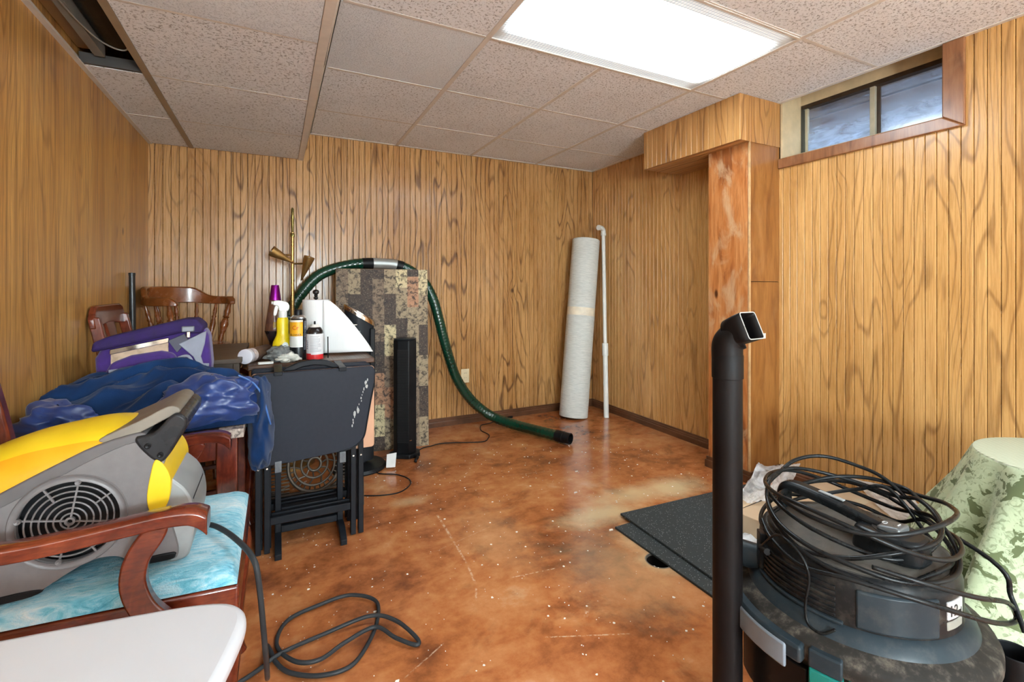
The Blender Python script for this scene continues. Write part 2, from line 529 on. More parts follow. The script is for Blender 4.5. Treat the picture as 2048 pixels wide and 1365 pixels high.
WY0, WY1, WZ0, WZ1 = 1.005, 1.772, 1.862, 2.33       # window opening in the right wall
b = MB()
b.box((XR+.0095, YF, -.05), (XR+.20, WY0, 2.7)).box((XR+.0095, WY1, -.05), (XR+.20, YB+.12, 2.7))
b.box((XR+.0095, WY0, -.05), (XR+.20, WY1, WZ0)).box((XR+.0095, WY0, WZ1), (XR+.20, WY1, 2.7))
wall_right = b.build('wall_right', M['groove'])
structure(wall_right, 'right wall of golden grooved oak panelling with a small basement window')
sm1 = strip_mesh('panel_strip', PITCH, 0, 2.1985, 'x'); sm1.materials.append(M['panel_right'])
sm2 = strip_mesh('panel_strip', PITCH, 0, WZ0, 'x'); sm2.materials.append(M['panel_right'])
y = YB
while y > -.45:
    y -= PITCH
    inwin = (y + PITCH > WY0 and y < WY1)
    o = link('panel_strip', sm2 if inwin else sm1, None, wall_right); o.location = (XR, y, 0)
s = MB().box((XR, YF, 0), (XR+.0095, y-.001, 2.1985)).build('panel_sheet', plain('white_wall_paint2', srgb(226,224,218), .6, var=.04), wall_right)  # unseen rear stretch made white to bounce fill light

wall_left = MB().box((XL-.12, YF, -.05), (XL-.009, YB+.12, 2.7)).build('wall_left', M['groove'])
structure(wall_left, 'left wall of smooth golden brown wood panel sheets')
for y0, y1 in ((1.178, YB), (-.45, 1.177), (YF, -.451)):
    MB().box((XL-.009, y0, 0), (XL, y1, 2.4)).build('panel_sheet', M['panel_left'] if y1 > 0 else plain('white_wall_paint3', srgb(226,224,218), .6, var=.04), wall_left, bevel=.0006, bseg=1)  # rearmost sheet is out of view, whitened to throw light forward

wall_front = MB().box((XL-.12, YF-.12, -.05), (XR+.2, YF, 2.7)).build('wall_front', plain('white_wall_paint', srgb(226,224,218), .6, var=.04))  # unseen end wall, its white chosen as a bounce surface
structure(wall_front, 'white painted wall at the near end of the room, out of frame')

# ---- baseboards (profiled)
def base_profile(h=.066):
    return [(0,0),(.016,0),(.016,h*.52),(.012,h*.60),(.012,h*.74),(.007,h*.82),(.007,h*.93),(.003,h),(0,h)]
def baseboard(name, p0, p1, inward, label):
    """p0->p1 along wall at floor; inward = unit vector into the room"""
    p0 = Vector((p0[0],p0[1],0)); p1 = Vector((p1[0],p1[1],0)); n_ = Vector((inward[0],inward[1],0))
    pr = base_profile(); m = MB(); k = len(pr)
    vs = [p0 + n_*a + Vector((0,0,z)) for a,z in pr] + [p1 + n_*a + Vector((0,0,z)) for a,z in pr]
    fs = [(i,(i+1)%k,k+(i+1)%k,k+i) for i in range(k)] + [tuple(range(k)), tuple(range(k,2*k))]
    o = m.add(vs, fs).build(name, M['base_trim'])
    structure(o, label); return o
CX0, CY0, CY1 = 2.400, 1.778, 2.060        # boxed column
baseboard('baseboard_back', (XL, YB), (XR, YB), (0,-1), 'dark brown profiled baseboard along the back wall')
baseboard('baseboard_right', (XR, CY1), (XR, YB), (-1,0), 'dark brown profiled baseboard on right wall beyond the column')
baseboard('baseboard_right', (XR, YF), (XR, CY0), (-1,0), 'dark brown profiled baseboard on right wall under the window')
baseboard('baseboard_left', (XL, YF), (XL, YB), (1,0), 'dark brown profiled baseboard along the left wall')

# ---- boxed column under the bulkhead
colm = MB().box((CX0+.012, CY0+.012, 0), (XR, CY1-.002, 1.95)).build('column', M['groove'])
structure(colm, 'boxed wooden column with orange pine side and brown plywood front')
MB().box((CX0, CY0+.013, 0), (CX0+.012, CY1, 1.945)).build('side_board', M['pine_board'], colm, bevel=.001)
MB().box((CX0+.0005, CY0, 1.147), (XR, CY0+.012, 1.945)).build('front_panel', M['ply_board'], colm, bevel=.0012)
MB().box((CX0+.0005, CY0+.001, 0), (XR, CY0+.013, 1.144)).build('front_panel', M['ply_board'], colm, bevel=.0012)
MB().box((CX0-.0015, CY0-.0015, .06), (CX0+.010, CY0+.008, 1.945)).build('corner_strip', plain('worn_corner_edge', srgb(196,158,112), .5, var=.25), colm, bevel=.001)
for (lo, hi) in (((CX0-.016, CY0-.016, 0), (CX0, CY1+.016, .045)), ((CX0-.010, CY0-.010, .045), (CX0, CY1+.010, .066)),
                 ((CX0, CY0-.016, 0), (XR-.017, CY0, .045)), ((CX0, CY0-.010, .045), (XR-.017, CY0, .066))):
    MB().box(lo, hi).build('base_moulding', M['base_trim'], colm, bevel=.002)
MB().prism([(2.507,.846),(2.541,.846),(2.541,.816),(2.516,.816),(2.520,.830),(2.511,.838)], CY0-.0006, CY0+.0005, 'y').build('torn_sticker', plain('white_paper', srgb(236,234,228), .7), colm)

SX0, SY0, SY1, SZ0 = 2.312, 1.772, 2.54, 1.940
sof = MB().box((SX0+.010, SY0+.010, SZ0+.010), (XR, SY1-.010, 2.1985)).build('bulkhead', M['groove'])
structure(sof, 'short boxed bulkhead of grooved oak panelling above the column')
k = int(round((SY1-SY0)/PITCH)); w = (SY1-SY0)/k
me_s = strip_mesh('panel_strip', w, SZ0, 2.1985, 'x'); me_s.materials.append(M['panel_soffit'])
for i in range(k):
    o = link('panel_strip', me_s, None, sof); o.location = (SX0, SY0+i*w, 0)
me_f = strip_mesh('panel_strip', (XR-SX0)/8, SZ0, 2.1985, 'y'); me_f.materials.append(M['panel_soffit_x'])
for i in range(8):
    o = link('panel_strip', me_f, None, sof); o.location = (SX0+i*(XR-SX0)/8, SY0, 0)
for i in range(8):   # underside strips run along the wall
    a = SX0+.003+i*(XR-SX0-.003)/8; w8 = (XR-SX0-.003)/8
    MB().box((a, SY0+.003, SZ0-.0005), (a+w8-.003, SY1-.003, SZ0+.0095)).build('underside_strip', M['panel_soffit_x'], sof, bevel=.0015, bseg=1)

# ---- ceiling : drop-ceiling grid
ceil = MB().box((XL-.12, YF-.12, 2.60), (XR+.2, YB+.12, 2.70)).build('ceiling', M['deck'])
structure(ceil, 'suspended ceiling of fissured white tiles in a thin metal grid')
gx = [.216, .825, 1.435, 2.045, 2.655]
gy = [3.607] + [3.095-.61*k for k in range(0, 10)]
LX0, LX1, LY0, LY1 = .825, 2.045, 1.265, 1.875
def is_light(x0, y1):
    return (.8 < x0 < 1.5) and (abs(y1-1.875) < .02 or abs(y1-(1.875-.61*5)) < .02)
tile_cache = {}
def tile_obj(x0, x1, y0, y1, z, mat, parent):
    key = (round(x1-x0,3), round(y1-y0,3), mat.name)
    if key not in tile_cache:
        me = MB().box((0,0,0),(x1-x0,y1-y0,.016)).mesh('ceiling_tile'); me.materials.append(mat); tile_cache[key] = me
    o = link('ceiling_tile', tile_cache[key], None, parent)
    o.location = (x0, y0, z + rnd.uniform(0,.0012)); o.rotation_euler = (rnd.uniform(-.0015,.0015), rnd.uniform(-.0015,.0015), 0)
for i in range(4):
    for j in range(len(gy)-1):
        x0, x1 = gx[i], gx[i+1]; y1, y0 = gy[j], gy[j+1]
        if is_light(x0, y1): continue
        mt = M['tile_new'] if (i == 0 and j == 2) else M['tile']
        tile_obj(x0+.004, x1-.004, y0+.004, y1-.004, ZC+.0015, mt, ceil)
for x in gx[1:-1]:
    segs = [(YF, YB)] 
    if x == 1.435: segs = [(YF, 1.875-.61*6), (1.875-.61*5, LY0), (LY1, YB)]
    for a, c in segs:
        MB().box((x-.012, a, ZC-.0015), (x+.012, c, ZC+.004)).build('main_runner', M['grid'], ceil, bevel=.0008, bseg=1)
for yv in gy[1:]:
    for i in range(4):
        MB().box((gx[i]+.012, yv-.008, ZC+.0008), (gx[i+1]-.012, yv+.008, ZC+.004)).build('cross_tee', M['grid'], ceil)
MB().box((XR-.022, YF, ZC-.0015), (XR, YB, ZC+.004)).build('wall_angle', M['grid'], ceil)
MB().box((.2, YB-.02, ZC-.0015), (XR, YB, ZC+.004)).build('wall_angle', M['grid'], ceil)

# lowered part along the left wall
low = MB().box((XL-.05, YF, 2.44), (.2, YB, 2.46)).build('ceiling_lowered', M['deck'])
structure(low, 'lowered strip of suspended ceiling along the left wall')
lowy = [3.607, 3.055, 2.455, 1.86, 1.26, .65, .04, -.57, -1.18, -1.79, -2.4, YF]
for j in range(len(lowy)-1):
    y1, y0 = lowy[j], lowy[j+1]
    tile_obj(-.470, .136, y0+.003, y1-.003, ZLOW+.001, M['tile_new'] if j == 3 else M['tile'], low)
    if j < 2 or j > 5: tile_obj(-.688, -.498, y0+.003, y1-.003, ZLOW+.001, M['tile'], low)
for yv in lowy[1:-1]:
    MB().box((-.470, yv-.006, ZLOW+.0006), (.136, yv+.006, ZLOW+.003)).build('cross_tee', M['grid'], low)
    if yv > 2.5 or yv < .3: MB().box((-.688, yv-.006, ZLOW+.0006), (-.498, yv+.006, ZLOW+.003)).build('cross_tee', M['grid'], low)
MB().box((-.497, YF, ZLOW-.002), (-.471, YB, ZLOW+.003)).box((-.487, YF, ZLOW+.003), (-.482, YB, ZLOW+.04)).build('main_runner', plain('grid_tan', srgb(150,134,112), .45), low)
MB().box((XL, YF, ZLOW-.002), (XL+.020, YB, ZLOW+.003)).box((XL, YF, ZLOW), (XL+.003, YB, ZLOW+.03)).build('wall_angle', M['grid'], low)
MB().box((-.70, 2.440, ZLOW+.003), (-.486, 2.462, ZLOW+.045)).build('end_channel', plain('dark_steel_channel', srgb(66,64,62), .5, .3), low)
MB().box((.137, YF, ZLOW-.003), (.172, YB, ZLOW+.002)).build('edge_angle', M['grid'], low, bevel=.0015)
fp = MB(); fp.add([(.166,YF,ZLOW-.001),(.166,YB,ZLOW-.001),(.216,YB,ZC),(.216,YF,ZC),(.160,YF,ZLOW+.002),(.160,YB,ZLOW+.002),(.206,YB,ZC),(.206,YF,ZC)],
          [(0,1,2,3),(7,6,5,4),(0,4,5,1),(2,6,7,3),(1,5,6,2),(0,3,7,4)])
fp.build('fascia', plain('cream_fascia', srgb(206,196,182), .6, var=.06), low)
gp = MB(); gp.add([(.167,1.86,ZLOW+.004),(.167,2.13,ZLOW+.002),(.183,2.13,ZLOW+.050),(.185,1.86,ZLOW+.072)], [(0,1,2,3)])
gp.build('fascia_gap_shade', plain('gap_shade_black', srgb(18,16,15), .9), low, solid=.003)  # thin black sheet on the fascia, painting the shade inside the gap
# things inside the open strip over the left wall
MB().box((XL+.004, .05, ZLOW+.06), (XL+.050, 2.44, ZLOW+.25)).build('joist', stained_board('raw_joist', 2, srgb(150,112,66), srgb(166,128,80), srgb(104,74,40), 0, 12., 0), low)
MB().box((XL+.062, .05, ZLOW+.03), (XL+.095, 2.42, ZLOW+.16)).build('furring_strip', plain('grey_furring', srgb(126,122,112), .7), low)
dk = MB(); pr = []
kx = 0
while kx*.012 < 2.3:
    pr.append((.085 if kx % 2 else .079, kx*.012)); kx += 1
dk.lathe(pr, 24, (-.545, .05, ZLOW+.125), (0,1,0))
dd = dk.build('flexible_duct', plain('black_duct_skin', srgb(26,25,25), .42, var=.3), None, smooth=60)
tag(dd, 'black flexible duct lying in the open strip of the lowered ceiling', 'duct')
cb = MB().tube(smooth_path([(-.60,1.4,ZLOW+.03),(-.625,1.9,ZLOW+.028),(-.60,2.2,ZLOW+.026),(-.55,2.30,ZLOW+.024),(-.507,2.27,ZLOW+.03),(-.503,2.05,ZLOW+.05)], 8), .003, 8)
tag(cb.build('ceiling_cable', plain('grey_cable', srgb(146,140,130), .5), None, smooth=180), 'thin grey cable looping under the black duct in the ceiling opening', 'cable')

# ---- fluorescent troffers
def troffer(name, cx, cy, label, strength):
    t = thing(name, label, 'light', (cx, cy, ZC))
    hb = MB(); hx, hy = .610, .305
    hb.box((cx-hx+.014, cy-hy+.014, ZC+.07), (cx+hx-.014, cy+hy-.014, ZC+.075))
    for lo, hi in (((-hx+.012,-hy+.012),(hx-.012,-hy+.014)),((-hx+.012,hy-.014),(hx-.012,hy-.012)),((-hx+.012,-hy+.012),(-hx+.014,hy-.012)),((hx-.014,-hy+.012),(hx-.012,hy-.012))):
        hb.box((cx+lo[0], cy+lo[1], ZC+.004), (cx+hi[0], cy+hi[1], ZC+.075))
    hb.build('housing', plain('white_enamel', srgb(225,228,226), .4), t)
    fr = MB()
    for lo, hi in (((-hx,-hy),(hx,-hy+.011)),((-hx,hy-.011),(hx,hy)),((-hx,-hy+.011),(-hx+.011,hy-.011)),((hx-.011,-hy+.011),(hx,hy-.011))):
        fr.box((cx+lo[0], cy+lo[1], ZC-.002), (cx+hi[0], cy+hi[1], ZC+.006))
    fr.build('frame', M['grid'], t)
    lm = MB().box((-.600,-.295,0),(.600,.295,.003)).mesh('lens')
    ml = M['lens'] if strength == LIGHT_STRENGTH else M['lens'].copy()
    if strength != LIGHT_STRENGTH:
        nd = ml.node_tree.nodes['Principled BSDF'].inputs['Emission Strength'].links[0].from_node
        nd.inputs[1].default_value = strength
    o = link('lens', lm, ml, None); o.location = (cx, cy, ZC+.003)
    o.parent = t; o.matrix_parent_inverse = Matrix.Translation((-cx,-cy,-ZC))
    return t
troffer('ceiling_light', (LX0+LX1)/2, (LY0+LY1)/2, 'glowing recessed fluorescent light with prismatic lens in tile ceiling', LIGHT_STRENGTH)
troffer('ceiling_light', (LX0+LX1)/2, (LY0+LY1)/2-.61*5, 'second recessed fluorescent light over near end of the room, out of frame', LIGHT_STRENGTH_REAR)

# ---- basement window in the right wall
cream = plain('cream_painted_reveal', srgb(206,184,146), .6, var=.1)
win = thing('window_1', 'small two-pane basement slider window high in the right wall', None, (2.85, 1.4, 1.9)); structure(win)
GX = 2.862
b = MB(); b.box((XR+.002, WY1-.012, WZ0+.002), (XR+.21, WY1, WZ1)); b.build('reveal', cream, win)
b = MB(); b.box((XR+.002, WY0, WZ0+.002), (XR+.21, WY0+.012, WZ1)); b.build('reveal', cream, win)
MB().box((XR+.002, WY0+.012, WZ0), (XR+.21, WY1-.012, WZ0+.014)).build('sill', cream, win)
MB().box((GX-.02, WY0+.012, 2.205), (GX+.03, WY1-.012, WZ1)).build('header_board', cream, win)
MB().box((XR+.002, WY0, WZ1-.012), (XR+.21, WY1, WZ1)).build('reveal', cream, win)
fm = plain('aged_aluminium', srgb(120,122,112), .45, .5, var=.2)
fd = plain('dark_bronze_head', srgb(66,50,36), .5, .2, var=.3)
GY0, GY1, GZ0, GZ1 = 1.03, 1.757, 1.905, 2.205
MB().box((GX-.022, GY0-.012, GZ1-.020), (GX+.022, GY1, GZ1+.004)).build('head_rail', fd, win, bevel=.001)
MB().box((GX-.022, GY0-.012, WZ0+.014), (GX+.022, GY1, GZ0+.012)).build('bottom_rail', fm, win, bevel=.001)
MB().box((GX-.020, GY1-.018, GZ0), (GX+.02, GY1+.002, GZ1)).build('jamb', plain('dark_jamb', srgb(70,72,66), .5, .3), win, bevel=.001)
MB().box((GX-.020, GY0-.012, GZ0), (GX+.02, GY0+.004, GZ1)).build('jamb', fm, win, bevel=.001)
MB().box((GX-.016, 1.368, GZ0+.01), (GX+.004, 1.392, GZ1-.01)).build('sash_stile', plain('pale_stile', srgb(176,168,144), .5), win, bevel=.001)
MB().box((GX+.005, 1.352, GZ0+.01), (GX+.018, 1.372, GZ1-.01)).build('sash_stile', fd, win, bevel=.001)
MB().box((GX-.014, GY1-.034, GZ0+.01), (GX+.004, GY1-.018, GZ1-.01)).build('sash_stile', plain('pale_stile2', srgb(180,172,146), .5), win, bevel=.001)
def pane_mat():
    t = NT('dusty_window_glass')
    p = t.pos(); P = t.sep(p)
    st = t.noise(t.scale(p, (1, 9, 22)), 1.0, 5, .65, 1.0)
    sm_ = t.noise(t.scale(p, (1, 4, 30)), 1.0, 3, .6, .4)
    low_ = t.grey(P[2], 1.0, .12, 1.90, 2.11)
    dirt = t.math('MULTIPLY', low_, t.grey(st, .35, 1.0, .25, .68))
    dirt = t.math('ADD', dirt, t.grey(sm_, 0, .28, .6, .75), clamp=True)
    tr = t.new('ShaderNodeBsdfTransparent')
    tl = t.new('ShaderNodeBsdfTranslucent'); tl.inputs[0].default_value = (.80,.88,.95,1)
    gl = t.new('ShaderNodeBsdfGlossy'); gl.inputs['Roughness'].default_value = .12
    m1 = t.new('ShaderNodeMixShader'); t.L(dirt, m1.inputs[0]); t.L(tr.outputs[0], m1.inputs[1]); t.L(tl.outputs[0], m1.inputs[2])
    m2 = t.new('ShaderNodeMixShader'); m2.inputs[0].default_value = .07; t.L(m1.outputs[0], m2.inputs[1]); t.L(gl.outputs[0], m2.inputs[2])
    t.L(m2.outputs[0], t.out.inputs[0])
    return t.m
pm = pane_mat()
MB().box((GX-.008, 1.392, GZ0+.008), (GX-.004, GY1-.03, GZ1-.018)).build('pane', pm, win)
MB().box((GX+.009, GY0, GZ0+.008), (GX+.013, 1.354, GZ1-.018)).build('pane', pm, win)
# casing
def casing(poly, name, label):
    m = MB(); m.prism(poly, XR-.018, XR, 'x')
    o = m.build(name, M['window_trim'], bevel=.005, bseg=3); structure(o, label)
casing([(WY1+.005, 1.812), (.933, 1.812), (WY0+.006, WZ0+.008), (WY1+.005, WZ0+.008)], 'trim_1', 'stained wood sill casing under the basement window')
casing([(.933, 1.812), (.933, 2.197), (WY0+.006, 2.197), (WY0+.006, WZ0+.008)], 'trim_2', 'stained wood side casing right of the basement window')
# outside: corrugated steel window well with a dark deck above
rw_ = thing('retaining_wall', 'weathered dark brown boards of the window well outside the glass', 'retaining wall', (XR+.75, 1.4, 1.5))
wbm = plain('weathered_well_board', srgb(74,58,48), .85, var=.35, vscale=5)
for i in range(7):
    MB().box((XR+.70, .1, 1.55+i*.15), (XR+.74, 2.7, 1.55+i*.15+.142)).build('plank', wbm, rw_, bevel=.004)
for yy in (.1, 2.66):
    MB().box((XR+.22, yy, 1.55), (XR+.70, yy+.04, 2.59)).build('end_board', wbm, rw_)
tag(MB().box((XR+.205, -.2, 1.45), (XR+1.2, 3.0, 1.549)).build('gravel_bed', plain('grey_gravel', srgb(128,124,116), .9, bump=.8), None), 'grey gravel bed at bottom of the window well', 'gravel')

# ---- wall outlet
ot = thing('wall_outlet', 'cream duplex power outlet on the back wall beside the green hose', 'outlet', (1.385, YB, .387))
ivory = plain('ivory_plastic', srgb(226,212,176), .4)
MB().box((1.350, YB-.006, .330), (1.420, YB, .444)).build('cover_plate', ivory, ot, bevel=.003)
for zc in (.368, .406):
    q = MB().prism(rrect(1.370, 1.400, zc-.014, zc+.014, .008), YB-.0085, YB-.005, 'y').build('receptacle', ivory, ot, bevel=.0008)
    for xx, hh in ((1.379,.007),(1.391,.009)):
        MB().box((xx-.001, YB-.009, zc), (xx+.001, YB-.0084, zc+hh)).build('slot', plain('slot_black', srgb(25,22,20), .8), q)
# ================================================================== THINGS, FAR END OF THE ROOM
black_pl = plain('black_plastic', srgb(20,21,23), spec=.18, rough=.38, var=.25, vscale=9)
dark_pl = plain('charcoal_plastic', srgb(34,37,41), spec=.18, rough=.42, var=.2, vscale=9)
white_pl = plain('white_pvc', srgb(226,228,222), .35, var=.05)
chrome = plain('polished_chrome', srgb(214,206,196), .12, 1.0, var=.05)

# ---- white foam roll leaning in the corner
def roll_mat():
    t = NT('ribbed_white_foam')
    P = t.sep(t.obj())
    w = t.math('SINE', t.math('MULTIPLY', P[2], 900.0))
    n_ = t.noise(t.scale(t.obj(), (20,20,260)), 1.0, 3, .6)
    col = t.ramp(n_, [(.3, srgb(196,200,194)), (.7, srgb(228,230,224))])
    t.set(color=col, rough=.85)
    t.bump(t.math('ADD', w, t.math('MULTIPLY', n_, 2)), .5, .0015)
    return t.m
rb, rtp = Vector((2.285, 3.375, .004)), Vector((2.475, 3.455, 1.535))
ax = rtp-rb; rl = ax.length
roll = thing('foam_roll', 'tall white ribbed foam roll leaning in the far right corner', 'roll', rb)
rm = roll_mat()
for nm, a, c, rr in (('lower_wrap', 0.0, .563, .122), ('upper_wrap', .603, 1.0, .121)):
    m = MB().lathe([(rr-.004,a*rl),(rr,a*rl+.004),(rr,c*rl-.004),(rr-.004,c*rl)], 48, (0,0,0))
    o = m.build(nm, rm, None, smooth=40); o.location = rb
    o.rotation_euler = Vector((0,0,1)).rotation_difference(ax).to_euler(); o.parent = roll; o.matrix_parent_inverse = Matrix.Translation(-rb)
MB().lathe([(.1212,.56*rl),(.1212,.606*rl)], 48, rb, ax).build('tape_band', plain('ivory_tape', srgb(232,222,200), .5), roll, smooth=40)
# spiral end on top
MB().tube([rb+ax*1.0005 + (Vector((math.cos(a*.35),math.sin(a*.35),0))*(.02+.0021*a)) for a in range(0,46)], .0028, 6).build('spiral_end', plain('foam_edge', srgb(200,202,196), .9), roll, smooth=180)
MB().lathe([(1e-5,-.001),(.112,-.001),(.114,.004)], 40, rb, ax, cap=False).build('dark_base', plain('dark_roll_end', srgb(60,40,34), .8), roll)

# ---- white PVC pipe with elbow
pp = thing('pvc_pipe', 'thin white plastic pipe with elbow end leaning beside the foam roll', 'pipe', (2.52,3.225,0))
a, c = Vector((2.52,3.225,.0)), Vector((2.620,3.395,1.600))
def on(k): return a+(c-a)*k
MB().cyl(on(0), on(.335), .0215, n=24).build('lower_tube', white_pl, pp, smooth=40)
MB().lathe([(.022,0),(.0265,.001),(.0265,.105),(.0225,.108),(.018,.108)], 24, on(.325), c-a).build('coupling', white_pl, pp, smooth=40)
MB().cyl(on(.38), on(1.0), .0165, .0165, 24).build('upper_tube', white_pl, pp, smooth=40)
e0 = on(.985)
el = smooth_path([e0, on(1.01), on(1.01)+Vector((-.012,-.004,.018)), on(1.01)+Vector((-.035,-.012,.026)), on(1.01)+Vector((-.062,-.02,.026))], 6)
MB().tube(el, .021, 20).build('elbow', white_pl, pp, smooth=60)
MB().lathe([(.0235,-.012),(.0235,.012)], 20, on(.992), c-a).build('elbow_collar', white_pl, pp, smooth=40); MB().lathe([(.0235,-.006),(.0235,.010)], 20, el[-1], el[-1]-el[-2]).build('elbow_collar', white_pl, pp, smooth=40)

# ---- stone-pattern worktop remnant
def stone_mat():
    t = NT('stone_print_laminate')
    P = t.sep(t.obj())
    x = P[0]; z = P[2]
    colx = t.math('FLOOR', t.math('DIVIDE', x, .0785))
    wn = t.new('ShaderNodeTexWhiteNoise', noise_dimensions='1D'); t.L(colx, wn.inputs['W'])
    rowz = t.math('FLOOR', t.math('ADD', t.math('DIVIDE', z, .215), t.math('MULTIPLY', wn.outputs['Value'], 7.0)))
    w2 = t.new('ShaderNodeTexWhiteNoise', noise_dimensions='2D'); t.L(t.comb(colx, rowz, 0), w2.inputs['Vector'])
    tone = w2.outputs['Value']
    base = t.ramp(tone, [(0, srgb(70,56,48)), (.24, srgb(128,108,88)), (.45, srgb(158,140,112)), (.66, srgb(178,132,100)), (.8, srgb(206,190,148))], 'CONSTANT')
    n1 = t.noise(t.obj(), 30, 7, .75, .5); n2 = t.noise(t.obj(), 95, 4, .7)
    col = t.mix(t.grey(n1, .92, 0, .40, .54), base, srgb(40,32,28))
    col = t.mix(t.grey(n2, 0, .55, .55, .72), col, srgb(214,200,168))
    col = t.mix(t.grey(n2, .6, 0, .28, .40), col, srgb(50,38,32))
    t.set(color=col, rough=.55, spec=.3)
    return t.m
stone = stone_mat()
sp0, sp1 = Vector((.352,3.290,0)), Vector((.962,3.222,0))
dx = (sp1-sp0).normalized(); ang = math.atan2(dx.y, dx.x); WID = (sp1-sp0).length
slab = thing('stone_pattern_panel', 'upright countertop offcut with brown stone-block print, behind the black towers', 'panel', sp0)
def place(o, loc, rx, rz, par, order='XYZ'):
    o.location = loc; o.rotation_euler = (rx, 0, rz); o.parent = par; o.matrix_parent_inverse = Matrix.Translation(-par.location)
o = MB().box((0,.0012,0),(WID,.034,1.240)).build('core_board', plain('chipboard', srgb(168,132,92), .8, bump=.4), None); place(o, sp0, -.045, ang, slab)
o = MB().box((.001,0,.001),(WID-.001,.0013,1.239)).build('laminate_face', stone, None); place(o, sp0, -.045, ang, slab)
o = MB().box((WID-.0003,.001,.0),(WID+.0006,.033,1.24)).build('edge_band', plain('dark_edge_band', srgb(84,64,48), .5), None); place(o, sp0, -.045, ang, slab)

# ---- green ribbed hose draped over the panel
green = plain('dark_green_hose', srgb(6,56,40), .22, var=.2, vscale=6, coat=.3)
hp = [(.03,3.43,.62),(.05,3.435,.80),(.085,3.44,.95),(.15,3.445,1.07),(.27,3.445,1.200),(.46,3.445,1.268),(.66,3.445,1.283),(.83,3.44,1.262),(.965,3.42,1.17),(1.045,3.40,1.03),(1.09,3.39,.87),(1.125,3.395,.74),(1.17,3.41,.60),(1.235,3.43,.43),(1.33,3.45,.28),(1.44,3.455,.16),(1.555,3.40,.075),(1.66,3.24,.046),(1.75,3.02,.044),(1.825,2.845,.044)]
HP = smooth_path(hp, 14)
hose = thing('vacuum_hose', 'long dark green hose arching over the stone panel down to the floor', 'hose', (1.3,3.4,0))
dense = []
for i in range(len(HP)-1):
    dense += [HP[i].lerp(HP[i+1], k/3) for k in range(3)]
dense.append(HP[-1])
MB().tube(dense, [.0375+.0006*math.sin(i*.9) for i in range(len(dense))], 24).build('hose_body', green, hose, smooth=180)
tp = [p for p in HP if .60 < p.x < .80 and p.z > 1.2]
MB().tube(tp, .0395, 20).build('silver_tape', plain('silver_duct_tape', srgb(168,172,170), .35, .5), hose, smooth=60)
tp = [p for p in HP if .535 < p.x <= .625 and p.z > 1.2]
MB().tube(tp, .0400, 20).build('black_tape', black_pl, hose, smooth=60)
tp = [p for p in HP if .78 < p.x <= .83 and p.z > 1.2]
MB().tube(tp, .0400, 20).build('black_tape', black_pl, hose, smooth=60)
e = HP[-1]; ed = (HP[-1]-HP[-3]).normalized()
MB().lathe([(.0385,-.045),(.0405,-.04),(.0405,.018),(.038,.02),(.038,.075),(.031,.076),(.030,-.03),(1e-5,-.03)], 28, e, ed, cap=False).build('cuff', black_pl, hose, smooth=40)

# ---- brass pole lamp with cone shades
brass = plain('aged_brass', srgb(172,140,86), .32, .85, var=.2)
lamp = thing('pole_lamp', 'brass floor pole lamp with small cone shades against the back wall', 'lamp', (.0928,3.27,0))
lx, ly = .0928, 3.27
MB().lathe([(.13,0),(.13,.012),(.03,.03),(.012,.05)], 32, (lx,ly,0)).build('base', brass, lamp, smooth=40)
MB().cyl((lx,ly,.05),(lx,ly,1.46),.0115,n=16).build('pole', brass, lamp, smooth=40)
MB().lathe([(.0135,0),(.0135,.02),(.007,.03),(.010,.10),(.009,.175),(.004,.185)], 16, (lx,ly,1.43)).build('finial', plain('pale_brass', srgb(150,140,84), .25, .9), lamp, smooth=40)
def cone_shade(zj, sgn, tip_dir, ln, r):
    j = Vector((lx+sgn*.012, ly, zj)); k2 = Vector((lx+sgn*.07, ly-.04, zj))
    MB().tube([j, k2], .006, 10).sphere(k2, .011).build('arm', brass, lamp, smooth=60)
    d = Vector(tip_dir).normalized()
    s0 = k2 + Vector((sgn*.012,-.012,0))
    prof = [(.004,0),(r*.45,ln*.35),(r*.8,ln*.72),(r,ln),(r-.002,ln-.001),(r*.5,ln*.5)]
    sh = MB().lathe(prof, 24, s0-d*ln*.72, d, cap=False).build('cone_shade', brass, lamp, smooth=60)
    MB().lathe([(.012,0),(.014,.02),(.001,.032)], 14, s0-d*ln*.72+d*ln*.8, d).build('bulb', plain('frosted_bulb', srgb(225,222,210), .4), sh, smooth=60)
cone_shade(1.315, -1, (-.75,-.15,.42), .15, .034)
cone_shade(1.262, 1, (.28,-.2,.9), .16, .033)

# ---- black tower speaker (six-sided) and tower heater
tw = thing('tower_fan', 'slim black six-sided tower standing in front of the stone panel', 'tower', (.752,3.105,0))
def hexpts(cx, cy, r, rot=0.0, n=6): return [(cx+r*math.cos(rot+2*PI*i/n), cy+r*math.sin(rot+2*PI*i/n)) for i in range(n)]
hx = [(.690,3.118),(.705,3.068),(.770,3.030),(.826,3.050),(.838,3.105),(.76,3.160)]
MB().prism(hx, .028, .768, 'z').build('body', black_pl, tw, bevel=.006)
MB().prism([(p[0]*1.0, p[1]) for p in hx], .7685, .776, 'z').build('top_cap', dark_pl, tw, bevel=.004)
MB().prism([((p[0]-.766)*1.35+.766, (p[1]-3.095)*1.35+3.095) for p in hx], 0, .028, 'z').build('foot', black_pl, tw, bevel=.006)
gr = MB()
for i in range(58):
    z = .10+i*.0105
    gr.add([(.7055,3.0670,z),(.7695,3.0296,z),(.7695,3.0296,z+.006),(.7055,3.0670,z+.006)], [(0,1,2,3)])
gr.build('grille', plain('grille_black', srgb(16,17,18), .5), tw, solid=.002)
MB().cyl((.775,3.0258,.115),(.79,3.0312,.115),.002).build('badge', chrome, tw)

